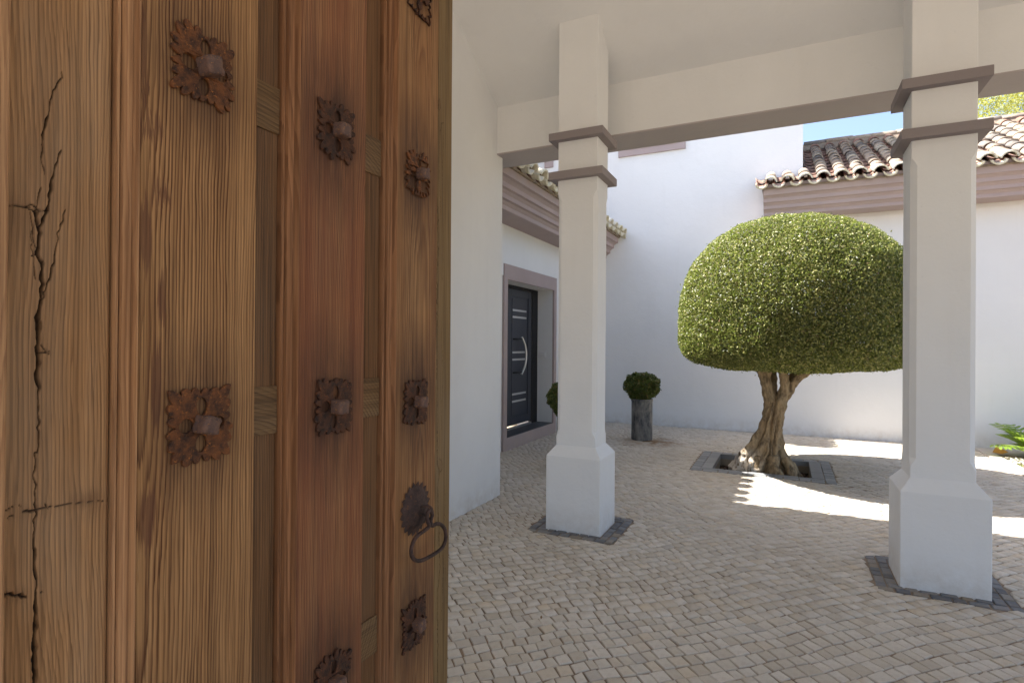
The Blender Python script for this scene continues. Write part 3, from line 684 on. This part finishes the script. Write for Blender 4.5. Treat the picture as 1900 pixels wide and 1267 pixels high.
board('back_board', rb(.565, .6366, XR, XR - .02), M_bb); board('back_board', rb(.80, .8856, XR, XR - .02), M_bb)
cr4 = [crk(l, XF) for l in (
    [(812, -30, .8), (811, 60, .6), (812, 179, .8), (815, 200, .8), (811, 215, .8), (811, 331, .9), (814, 420, 1.3), (812, 520, 1.0), (812, 620, 2.0), (812, 650, 1.8), (811, 697, 1.6), (812, 760, .7), (812, 860, 2.6), (815, 875, 2.4), (813, 900, .8), (812, 926, 1.2), (815, 998, 1.5), (817, 1054, 1.0), (812, 1100, 1.7), (813, 1160, 1.0), (813, 1267, 1.0)],
    [(811, 200, .6), (816, 183, .7), (819, 200, .7), (815, 205, .6)], [(825, 228, .5), (820, 229, .8), (817, 260, .7), (816, 330, .7), (819, 400, .6)], [(824, 252, .5), (822, 330, .5), (824, 420, .5), (821, 520, .4)],
    [(820, 640, .5), (822, 700, .5), (819, 800, .5)], [(817, 875, 1.0), (821, 868, .6), (819, 855, .5), (814, 850, .5)], [(820, 990, .5), (823, 1050, .6), (820, 1150, .5)], [(826, 900, .4), (825, 1000, .5), (828, 1120, .4)])]
relief_plank('plank', 1.0485, 1.109, XF - .001, 60, 1250, M_w4, cr4, [(*pxY(818, 862, XF), .006, .014, .6), (*pxY(815, 192, XF), .006, .01, .6)], thick=.035)
for (a, b, ys) in ((1.7295, 1.8025, 1), (1.2555, 1.3305, 1), (.787, .861, 1), (2.203, 2.276, 1)):
    for (y0, y1) in ((.574, .6370), (.811, .8860)):
        box('rail', XR - .01, XR + .0035, y0, y1, a, b, M_rail, gate, .0012)
# ironwork
def rust(name, a, b, c3, sc=60):
    t = NT(name); n1 = t.noise(t.obj, sc, 5, .7); n2 = t.noise(t.obj, sc * 3.3, 4, .7)
    c = t.mix(t.ramp(n1, [(.38, 0), (.62, 1)]), a, b); c = t.mix(t.ramp(n2, [(.58, 0), (.72, 1)]), c, c3)
    return t.fin(c, .75, t.bump(n2, .9, .0022, t.bump(n1, .6, .004)), .35, .25)
M_rust = rust('rust_iron', (.030, .018, .014), (.105, .042, .020), (.26, .085, .025))
M_rust_o = rust('orange_rust_iron', (.05, .025, .016), (.19, .070, .024), (.42, .15, .03))
M_bolt = rust('bolt_iron', (.12, .075, .062), (.21, .115, .075), (.45, .20, .05), 55)
M_iron = rust('wrought_iron', (.040, .026, .022), (.085, .050, .040), (.15, .065, .03), 40)
def lily_plate(seed, w=.046, h=.051):
    rs = random.Random(seed); cu = bpy.data.curves.new('plate', 'CURVE'); cu.dimensions = '2D'; cu.fill_mode = 'BOTH'; cu.extrude = .0016; cu.bevel_depth = .0007; cu.bevel_resolution = 1
    def spl(pts):
        s = cu.splines.new('POLY'); s.points.add(len(pts) - 1)
        for p, q in zip(s.points, pts): p.co = (q[0], q[1], 0, 1)
        s.use_cyclic_u = True
    N = 264; out = []; k = rs.choice((20, 22, 24, 28)); dp = rs.uniform(.16, .38)
    ph = rs.uniform(-.1, .1); am = [rs.uniform(.6, 1.15) for _ in range(k)]
    for i in range(N):
        t = 2 * math.pi * i / N; c, s = math.cos(t), math.sin(t)
        sq = 1 / max(abs(c), abs(s)); rad = .90 * sq ** .80
        tt = (t / (2 * math.pi) * k + ph) % k; j = int(tt); f = tt - j
        tooth = 1 - abs(2 * f - 1) ** 2.2     # rounded lobes, sharp notches
        rad *= 1 - dp * .95 + dp * tooth * am[j]
        # deep notches on the axes
        for q in range(4):
            d = (t - q * math.pi / 2 + math.pi) % (2 * math.pi) - math.pi; rad *= 1 - .10 * math.exp(-(d / .09) ** 2)
        rad *= 1 + .03 * math.sin(7 * t + seed)
        out.append((rad * c * w, rad * s * h))
    spl(out)
    for q in range(4):
        a = q * math.pi / 2 + rs.uniform(-.05, .05); rr = .50 + rs.uniform(-.03, .03)
        ps = []
        for i in range(18):
            t = 2 * math.pi * i / 18; lx = .22 * math.cos(t) * (1 - .25 * math.cos(t)); ly = .15 * math.sin(t) * (1.1 - .35 * math.cos(t))
            ps.append((w * (math.cos(a) * (rr + lx) - math.sin(a) * ly), h * (math.sin(a) * (rr + lx) + math.cos(a) * ly)))
        spl(ps[::-1])
    tmp = bpy.data.objects.new('tmp', cu); C.objects.link(tmp)
    me = bpy.data.meshes.new_from_object(tmp.evaluated_get(bpy.context.evaluated_depsgraph_get())); bpy.data.objects.remove(tmp)
    # dish and dent the plate
    for v in me.vertices:
        x, y = v.co.x, v.co.y; v.co.z += .0012 * noise.noise(Vector((x * 60, y * 60, seed))) + .004 * math.exp(-((x / .014) ** 2 + (y / .014) ** 2))
    return me
def bolt_head(seed, s=.0115, L=.030):
    rs = random.Random(seed); bm = bmesh.new(); box_bm(bm, -s, s, -s, s, 0, L)
    bmesh.ops.bevel(bm, geom=list(bm.edges), offset=s * .38, segments=2, affect='EDGES', profile=.6)
    bmesh.ops.subdivide_edges(bm, edges=[e for e in bm.edges if e.calc_length() > s * .7], cuts=2, use_grid_fill=True)
    for v in bm.verts: v.co += Vector([noise.noise(v.co * 120 + Vector((seed * 3, k, 0))) for k in range(3)]) * .0022
    return bm
BT = Matrix(((0, 0, 1), (1, 0, 0), (0, 1, 0)))  # local x->Y, y->Z, z->X
k_ = 0
for (yy, zs, sc) in ((.487, (1.763, 1.290), 1.0), (.732, (1.763, 1.290, .817), .98), (.970, (2.135, 1.755, 1.277, .812), .95)):
    for z in zs:
        k_ += 1
        me = lily_plate(k_, .0495 * sc, .056 * sc); me.materials.clear(); me.materials.append(M_rust_o if k_ in (1, 2, 7) else M_rust); me.name = 'stud_plate'
        rot = BT.to_euler()
        pl = link('stud_plate', me, gate, loc=(XF + .0030, yy, z), rot=(BT @ Matrix.Rotation(R(random.uniform(-4, 4)), 3, 'Z')).to_euler())
        bo = bm_mesh('bolt', bolt_head(k_, .0120 * sc, .025 * sc), M_bolt, True)
        link('bolt', bo, pl, loc=(XF + .003, yy, z), rot=(BT @ Matrix.Rotation(R(random.uniform(-14, 14) + (28 if k_ == 1 else 0)), 3, 'Z')).to_euler())
# ring pull: serrated domed rosette, eye and stirrup ring
cz_ = Vector((XF, .972, 1.052)); V = []; Fc = []
NR, NS = 14, 120
for i in range(NR + 1):
    for k in range(NS):
        t = 2 * math.pi * k / NS; q = i / NR
        if q < .8: rad = q / .8 * .041; hgt = .016 * (1 - (q / .8) ** 2) ** .7 + .002
        else:
            f = (q - .8) / .2; tooth = 1 - abs(2 * ((k / NS * 20) % 1) - 1); rad = .041 + f * (.003 + .009 * tooth); hgt = .002 + .0008 * math.sin(k) * f
        V.append(cz_ + Vector((hgt, rad * math.cos(t) * 1.0, rad * math.sin(t) * 1.08)))
for i in range(NR):
    for k in range(NS): Fc.append((i * NS + k, i * NS + (k + 1) % NS, (i + 1) * NS + (k + 1) % NS, (i + 1) * NS + k))
hd = link('rosette', mesh('rosette', V, Fc, M_iron, True), gate)
XE = XF + .032
def pp(px, py, X=XE + .004): y, z = pxY(px, py, X); return (X, y, z)
e0 = pp(778, 941, XF + .014); e1 = pp(797, 939, XF + .034); e2 = pp(803, 952, XF + .036); e3 = pp(797, 962, XF + .033); e4 = pp(782, 950, XF + .014)
tube('eye', catmull([e0, e1, e2, e3, e4], 6), .0026, M_iron, hd, 8)
rg = [pp(*q) for q in ((798, 946), (793, 953), (793, 965), (796, 976), (787, 984), (773, 995), (765, 1010), (763, 1026), (768, 1037), (778, 1040), (790, 1036), (806, 1027), (820, 1016), (827, 1000), (826, 984), (820, 974), (811, 971), (802, 975), (799, 966), (802, 955))]
tube('ring', catmull(rg, 5, True), .0040, M_iron, hd, 10, True)

# ================================================================== TOPIARY TREE
tree = empty('topiary_tree', (-.2, 7.15, -.1), 'clipped dome shaped tree with gnarled trunk growing from the slate edged pit', 'tree')
tB = NT('bark'); bz = tB.mapv(tB.obj, (1, 1, .28)); b1 = tB.noise(bz, 22, 6, .7); b2 = tB.noise(tB.mapv(tB.obj, (1, 1, .35)), 75, 4, .7); b3 = tB.noise(tB.obj, 5, 3)
cb = tB.mix(tB.ramp(b1, [(.36, 0), (.62, 1)]), (.060, .035, .020), (.46, .335, .20)); cb = tB.mix(tB.math('MULTIPLY', b2, .5), cb, (.50, .39, .25)); cb = tB.mix(tB.ramp(b3, [(.55, 0), (.75, .5)]), cb, (.16, .115, .06))
at_ = tB.n('ShaderNodeAttribute'); at_.attribute_name = 'pale'
cb = tB.mix(tB.math('MULTIPLY', at_.outputs['Fac'], tB.ramp(b1, [(.40, .0), (.5, 1)])), cb, (.60, .54, .47))
M_bark = tB.fin(cb, .9, tB.bump(b1, .9, .03, tB.bump(b2, .6, .01)), .2)
zt = np.array([-.19, -.06, 0, .08, .2, .3, .4, .53, .66, .74, .86]); lx = np.array([-.56, -.56, -.53, -.49, -.40, -.345, -.29, -.25, -.206, -.19, -.13]); rx = np.array([.12, .11, .065, .0, -.03, -.042, -.047, -.028, -.008, -.01, -.08])
NZ, NA = 150, 120; V = []; pale = []
for i in range(NZ):
    z = -.18 + i / (NZ - 1) * 1.03; a = np.interp(z, zt, lx); b = np.interp(z, zt, rx); cx = (a + b) / 2; r = (b - a) / 2; ry = min(r, .10 + .5 * max(0, .35 - z)) * 1.05
    for k in range(NA):
        t = 2 * math.pi * k / NA
        fl = 1 + (.10 + .10 * max(0, .4 - z)) * math.sin(5 * t + 1.6 * z * 3 + .8) + .07 * math.sin(9 * t - 4 * z + 2) 
        n_ = noise.fractal(Vector((math.cos(t) * 1.6, math.sin(t) * 1.6, z * 3.2)), 1.0, 2.0, 4)
        n2 = noise.noise(Vector((math.cos(t) * 4.5, math.sin(t) * 4.5, z * 14)))
        furrow = -.42 * math.exp(-((t - 4.85 - .25 * math.sin(z * 7)) / .13) ** 2) - .32 * math.exp(-((t - 4.05 - .3 * z) / .11) ** 2) - .28 * math.exp(-((t - 5.5 + .3 * z) / .10) ** 2)
        n3 = noise.noise(Vector((math.cos(t) * 2.2 + 7, math.sin(t) * 2.2, z * 7)))
        q = fl + .18 * n_ + .17 * n2 + .14 * abs(n3) + furrow * 1.25
        x = cx + r * q * math.cos(t); y = 7.12 + ry * q * math.sin(t)
        if z < .22 and math.cos(t) < -.1: 
            x += .03 * noise.noise(Vector((t * 3, z * 18, 1)))
        V.append((x, y, z)); pale.append(max(0, min(1, (.24 - z) * 7)) * max(0, min(1, (-.20 - x) * 8)))
Fc = [(i * NA + k, i * NA + (k + 1) % NA, (i + 1) * NA + (k + 1) % NA, (i + 1) * NA + k) for i in range(NZ - 1) for k in range(NA)]
me = mesh('trunk', V, Fc, M_bark, True); a_ = me.attributes.new('pale', 'FLOAT', 'POINT'); a_.data.foreach_set('value', np.array(pale, dtype=np.float32))
tk = link('trunk', me, tree)
def limb(pts, rads, name='limb', seg=20, par=tree):
    cp = catmull(pts, 10); n = len(cp); rr = np.interp(np.linspace(0, len(rads) - 1, n), range(len(rads)), rads)
    Vv, Ff = tube_data(cp, rr, seg); out = []
    ctr = [cp[i // seg] for i in range(n * seg)]
    for v, c in zip(Vv, ctr):
        d = v - c; out.append(c + d * 1.25 * (1 + .34 * noise.fractal(v * 9, 1, 2, 3) + .22 * noise.noise(v * 30)))
    return link(name, mesh(name, out, Ff, M_bark, True), par)
limb([(-.15, 7.10, .52), (-.155, 7.10, .75), (-.195, 7.10, .95), (-.27, 7.08, 1.15), (-.42, 7.05, 1.45), (-.65, 7.0, 1.8)], [.02, .058, .047, .042, .03, .018])
limb([(-.12, 7.16, .55), (-.13, 7.18, .8), (-.125, 7.22, 1.0), (-.13, 7.3, 1.2), (-.1, 7.4, 1.7)], [.02, .045, .036, .034, .018])
limb([(-.06, 7.08, .45), (-.04, 7.07, .75), (-.005, 7.07, .95), (-.03, 7.03, 1.15), (0, 6.9, 1.5), (.05, 6.7, 1.9)], [.02, .052, .042, .036, .028, .018])
limb([(-.10, 7.12, .5), (-.035, 7.13, .74), (.05, 7.13, .92), (.16, 7.13, 1.06), (.33, 7.13, 1.20), (.7, 7.1, 1.5)], [.02, .046, .043, .037, .033, .018])
limb([(-.04, 7.15, .7), (.06, 7.2, 1.0), (.13, 7.3, 1.2), (.3, 7.5, 1.6)], [.015, .036, .03, .016])
limb([(-.2, 7.1, .9), (-.17, 7.05, 1.2), (-.16, 6.9, 1.6), (-.2, 6.7, 1.9)], [.03, .028, .022, .014])
for k in range(16):
    a = rng.uniform(0, 6.28); r_ = rng.uniform(.6, 1.05); p0 = Vector((rng.uniform(-.4, .4), 7.15 + rng.uniform(-.2, .3), rng.uniform(1.3, 1.7)))
    p1 = Vector((r_ * math.cos(a), 7.2 + r_ * math.sin(a), rng.uniform(1.3, 2.4))); limb([p0, (p0 + p1) / 2 + Vector((0, 0, .06)), p1], [.016, .011, .005], 'branch', 8)
# roots
for (a, b, c, r0) in (((.0, 7.05, .12), (.08, 6.98, -.02), (.10, 6.92, -.12), .05), ((-.12, 7.0, .14), (-.10, 6.92, -.02), (-.06, 6.86, -.12), .05), ((-.28, 7.0, .12), (-.30, 6.90, -.03), (-.33, 6.84, -.12), .055), ((.02, 7.12, .1), (.13, 7.1, -.05), (.2, 7.08, -.13), .04)):
    limb([a, b, c], [r0, r0 * .8, r0 * .4], 'root')
def leaf_mat(name, stops, trans=.25, rough=.42, tcol=(.35, .45, .08)):
    t = NT(name); i = t.island(); c = t.ramp(i, stops); t.fin(c, rough, None, .45)
    tr = t.n('ShaderNodeBsdfTranslucent'); tr.inputs['Color'].default_value = (*tcol, 1); mx = t.n('ShaderNodeMixShader'); mx.inputs[0].default_value = trans
    t.L(t.b.outputs[0], mx.inputs[1]); t.L(tr.outputs[0], mx.inputs[2]); t.L(mx.outputs[0], t.out.inputs['Surface']); return t.m
M_leaf = leaf_mat('privet_leaf', [(0, (.035, .046, .018)), (.25, (.095, .108, .036)), (.5, (.20, .208, .065)), (.75, (.34, .335, .10)), (.92, (.50, .475, .18)), (1, (.22, .13, .07))], .25, .40)
M_box = leaf_mat('boxwood_leaf', [(0, (.035, .055, .012)), (.5, (.085, .115, .022)), (.85, (.15, .18, .035)), (.93, (.22, .14, .045)), (1, (.26, .17, .06))], .2, .4, (.2, .3, .05))
M_yel = leaf_mat('yellow_green_leaf', [(0, (.22, .24, .05)), (.5, (.34, .35, .08)), (1, (.48, .46, .13))], .4, .5, (.55, .55, .12))  # background tree foliage, yellow-green by its own colour
def leaves(P, Nn, size, name, mat, parent, aspect=.5, spread=.9, fold=.25):
    """P: n x 3 centres, Nn: outward directions. each leaf is 2 triangles folded on its midrib"""
    n = len(P); d = Nn + rng.normal(0, spread, (n, 3)); d /= np.linalg.norm(d, axis=1, keepdims=True)
    t = rng.normal(0, 1, (n, 3)); t -= (t * d).sum(1, keepdims=True) * d; t /= np.linalg.norm(t, axis=1, keepdims=True); b = np.cross(d, t)
    s = size * rng.uniform(.65, 1.25, (n, 1)); V = np.empty((n, 4, 3)); up = d * s * aspect * fold
    V[:, 0] = P - t * s / 2; V[:, 1] = P + b * s * aspect / 2 + up; V[:, 2] = P + t * s / 2; V[:, 3] = P - b * s * aspect / 2 + up
    idx = np.arange(n)[:, None] * 4; Fq = np.vstack([idx + np.array([0, 1, 2]), idx + np.array([0, 2, 3])])
    me = mesh(name, V.reshape(-1, 3), Fq.astype(np.int32), mat)
    return link(name, me, parent)
def crown_pts(n, c, rx_, rz_up, rz_dn, zmid, eu=2.6, ed=3.0, shell=.20, lump=.035, inner=.12, fill_bottom=True):
    """points in the outer shell of a superelliptic dome"""
    out = []; nor = []
    m = int(n * 1.0)
    v = rng.normal(0, 1, (m, 3)); v /= np.linalg.norm(v, axis=1, keepdims=True)
    ez_ = np.where(v[:, 2] > 0, rz_up, rz_dn); ee = np.where(v[:, 2] > 0, eu, ed)
    h = np.hypot(v[:, 0], v[:, 1]) / rx_; zz = np.abs(v[:, 2]) / ez_
    sc = (h ** ee + zz ** ee) ** (-1 / ee)
    g1 = np.stack([v[:, 0] * sc, v[:, 1] * sc, v[:, 2] * sc], 1)
    nr = np.stack([g1[:, 0] / rx_ ** 2, g1[:, 1] / rx_ ** 2, np.sign(v[:, 2]) * np.abs(g1[:, 2]) ** 1.5 / ez_ ** 2.5], 1); nr /= np.linalg.norm(nr, axis=1, keepdims=True)
    depth = np.abs(rng.normal(0, shell * .45, m)); k = rng.random(m) < inner; depth[k] = rng.uniform(0, .45, k.sum())
    lu = np.array([noise.noise(Vector(q * 2.2)) * .7 + noise.noise(Vector(q * 7)) * .5 for q in g1]) * lump
    depth = depth - lu; tip = rng.random(m) < .03; depth[tip] -= rng.exponential(.010, tip.sum())
    p = g1 - nr * depth[:, None] + np.array([c[0], c[1], zmid])
    return p, nr
# sample by area: more directions towards rim by weighting
P, Nn = crown_pts(380000, (0.055, 7.2), 1.25, 1.17, .58, 1.70, eu=2.35, ed=4.6)
# thin window low on the right side where the wall shows through
leaves(P, Nn, .0262, 'crown', M_leaf, tree, .55, 1.0)

# ================================================================== POTTED SHRUBS
tZ = NT('zinc_pot'); z1 = tZ.noise(tZ.mapv(tZ.obj, (2, 2, 1)), 4, 5, .65); z2 = tZ.noise(tZ.mapv(tZ.obj, (8, 8, 1)), 5, 4, .6)
cz2 = tZ.mix(tZ.ramp(z1, [(.36, 0), (.62, 1)]), (.06, .067, .08), (.30, .29, .275)); cz2 = tZ.mix(tZ.math('MULTIPLY', tZ.ramp(z2, [(.5, 0), (.7, 1)]), .5), cz2, (.30, .29, .27))
M_zinc = tZ.fin(cz2, .55, tZ.bump(z1, .15, .01), .4, .35)
def potted(x, y, label, ballz=.79, br=.27):
    o = empty('potted_shrub', (x, y, 0), label, 'potted shrub', 'boxwood balls in tall grey pots')
    prof = [(0, .0), (.150, .0), (.153, .01), (.153, .56), (.158, .565), (.158, .60), (.142, .60), (.140, .55), (0, .54)]; n = 40; V = []; Fc = []
    for r_, z in prof:
        for k in range(n): V.append((x + r_ * math.cos(2 * math.pi * k / n), y + r_ * math.sin(2 * math.pi * k / n), z + .004))
    for i in range(len(prof) - 1):
        for k in range(n): Fc.append((i * n + k, i * n + (k + 1) % n, (i + 1) * n + (k + 1) % n, (i + 1) * n + k))
    me = mesh('pot', V, Fc, M_zinc, True); p = link('pot', me, o)
    md = p.modifiers.new('e', 'EDGE_SPLIT'); md.split_angle = R(40)
    pr = rng.normal(0, 1, (9000, 3)); pr /= np.linalg.norm(pr, axis=1, keepdims=True); rad = (1 - np.abs(rng.normal(0, .16, (9000, 1)))).clip(.1, 1.05)
    lu = np.array([1 + .22 * noise.noise(Vector(q * 3.2 + np.array([x, 0, 0]))) for q in pr])[:, None]
    P = pr * rad * lu * np.array([br, br, .20]) + np.array([x, y, ballz]); leaves(P, pr, .036, 'foliage', M_box, o, .6, 1.0)
    for k in range(7): tube('stem', [(x, y, .5), (x + random.uniform(-.1, .1), y + random.uniform(-.1, .1), .8)], .006, M_bark, o, 6)
potted(-1.905, 8.30, 'low rounded boxwood in a tall cylindrical zinc pot against the rear wall', .792, .265)
potted(-2.23, 6.10, 'boxwood ball mostly hidden behind the pillar beside the front door', .78, .265)

# ================================================================== GARDEN BED on the right
M_kerb = simple('limestone_kerb', (.50, .45, .39), .8, nscale=25, nstr=.3, var=.12)
kerb = empty('kerb', (2.4, 7, 0), 'pale stone kerb between the cobbles and the planting bed', 'kerb')
yy = 5.0
while yy < 9.44:
    l_ = min(.6, 9.44 - yy); box('kerb_stone', 2.34, 2.47, yy + .003, yy + l_ - .003, -.05, .018 + rng.normal(0, .001), M_kerb, kerb, .005); yy += l_
xx = 2.34
while xx < 4.3: box('kerb_stone', xx + .003, xx + .597, 9.445, 9.56, -.05, .02, M_kerb, kerb, .005); xx += .6
bd = link('flower_bed', mesh('flower_bed', [(2.471, 5, -.012), (7, 5, -.012), (7, 9.44, -.012), (2.471, 9.44, -.012)], [(0, 1, 2, 3)], M_soil)); tagit(bd, 'dark soil of the planting bed at the right edge', kind='structure')
bd2 = link('side_path', mesh('side_path', [(2.34, 9.56, .006), (7, 9.56, .006), (7, 9.88, .006), (2.34, 9.88, .006)], [(0, 1, 2, 3)], M_kerb)); tagit(bd2, 'pale paved strip along the foot of the rear wall', kind='structure')
M_peb = simple('pebble', (.55, .47, .42), .7)
tagit(chips(900, lambda: ((lambda a: (2.50 + a * .5, 8.75 + rng.uniform(0, .38) - .3 * a))(rng.uniform(0, 1.6))), .022, .0, M_peb, 'pebbles', None, .8), 'small pinkish pebbles edging the planting bed by the kerb', kind='stuff')
M_grass = leaf_mat('grass_blade', [(0, (.10, .15, .03)), (.6, (.20, .27, .06)), (1, (.38, .38, .14))], .3, .5)
n = 26000; gx = rng.uniform(2.49, 5.2, n); gy = rng.uniform(5.1, 8.8, n) - (gx - 2.5) * .15; h_ = rng.uniform(.02, .05, n); a_ = rng.uniform(0, 6.28, n); V = np.empty((n, 3, 3)); w_ = .004
V[:, 0] = np.stack([gx - w_ * np.cos(a_), gy - w_ * np.sin(a_), np.full(n, -.01)], 1); V[:, 1] = np.stack([gx + w_ * np.cos(a_), gy + w_ * np.sin(a_), np.full(n, -.01)], 1)
V[:, 2] = np.stack([gx + rng.normal(0, .014, n), gy + rng.normal(0, .014, n), h_], 1)
tagit(link('grass', mesh('grass', V.reshape(-1, 3), np.arange(n * 3, dtype=np.int32).reshape(-1, 3), M_grass)), 'short lawn grass behind the kerb at the right', kind='stuff')
M_frond = leaf_mat('frond', [(0, (.10, .19, .03)), (.6, (.20, .32, .04)), (1, (.34, .42, .08))], .35, .35, (.45, .6, .08))
fern = empty('leafy_plant', (2.86, 9.22, 0), 'bright green plant with deeply cut fronds beside the kerb at the right edge', 'plant')
for k in range(34):
    a = 2 * math.pi * k / 34 * 2.4 + rng.uniform(-.3, .3); L_ = rng.uniform(.42, .66); el0 = rng.uniform(.8, 1.45)
    pts = []
    for j in range(10):
        s = j / 9; e = el0 - s * 1.0; 
        pts.append((pts[-1] + Vector((math.cos(a) * math.cos(e), math.sin(a) * math.cos(e), math.sin(e))) * L_ / 9) if pts else Vector((2.86, 9.22, -.01)))
    parts = [tube_data(pts, [.005 - .0004 * i for i in range(10)], 5)]
    for j in range(3, 10):
        d = (pts[j] - pts[j - 1]).normalized(); side = d.cross(Vector((0, 0, 1))).normalized(); ll = .17 * math.sin(math.pi * (j - 1.5) / 9) + .02
        for sg in (-1, 1):
            o_ = (side * sg * .85 + d * .6 + Vector((0, 0, -.12))).normalized(); b_ = pts[j]; w_ = d * .018
            parts.append(([b_ - w_, b_ + o_ * ll * .6 - w_ * 1.0, b_ + o_ * ll, b_ + o_ * ll * .6 + w_, b_ + w_], [(0, 1, 2, 3, 4)]))
    Vv, Ff = join_data(parts); link('frond', mesh('frond', Vv, Ff, M_frond), fern)
ol = link('fallen_leaf', mesh('fallen_leaf', [(2.44, 9.36, .03), (2.53, 9.30, .025), (2.60, 9.34, .05), (2.50, 9.42, .11)], [(0, 1, 2), (0, 2, 3)], simple('orange_leaf', (.45, .22, .03), .6)))
tagit(ol, 'single curled orange leaf at the corner of the kerb', 'leaf')

dl = []
for k in range(26):
    x, y = (rng.uniform(-2.2, 2.2), rng.uniform(2.2, 9.4)) if k > 8 else (rng.uniform(-1.3, 1.2), rng.uniform(6.0, 8.8))
    if any(inr(x, y, e) for e in EXC): continue
    a, b = rng.uniform(0, 6.28), rng.uniform(.010, .018); c_, s_ = math.cos(a), math.sin(a)
    dl.append(([(x + c_ * u * b - s_ * v * b, y + s_ * u * b + c_ * v * b, .006 + w * .006) for u, v, w in ((-1.3, 0, 0), (0, -.5, .6), (1.3, 0, 1), (0, .5, .9))], [(0, 1, 2), (0, 2, 3)]))
Vd, Fd = join_data(dl); tagit(link('fallen_leaves', mesh('fallen_leaves', Vd, Fd, simple('dry_leaf', (.22, .13, .05), .8))), 'tiny dry leaves scattered over the cobbles', kind='stuff')

# ================================================================== TREE BEHIND THE ROOF
bt = empty('background_tree', (6.2, 18.5, 0), 'yellow-green feathery tree rising behind the tiled roof at the right', 'tree')
limb([(6.2, 18.5, -.05), (6.1, 18.5, 2), (6.3, 18.4, 4.5), (6.2, 18.5, 7)], [.2, .17, .12, .05], 'trunk', par=bt)
for k in range(9):
    a = rng.uniform(0, 6.28); z_ = rng.uniform(4, 6.5); limb([(6.25, 18.45, z_), (6.25 + math.cos(a) * .9, 18.45 + math.sin(a) * .9, z_ + .7), (6.25 + math.cos(a) * 1.7, 18.45 + math.sin(a) * 1.7, z_ + 1.5)], [.06, .04, .015], 'branch', 8, bt)
P = []
for k in range(60):
    a = rng.uniform(0, 6.28); r_ = 2.1 * math.sqrt(rng.random()); zc2 = rng.uniform(5.0, 8.8); m = 1500
    r_ *= math.sqrt(max(.15, 1 - ((zc2 - 6.8) / 2.5) ** 2)); P.append(rng.normal(0, 1, (m, 3)) * (.30, .30, .26) + np.array([6.2 + r_ * math.cos(a), 18.5 + r_ * math.sin(a), zc2]))
P = np.vstack(P); leaves(P, rng.normal(0, 1, P.shape), .075, 'crown', M_yel, bt, .35, 1.0)
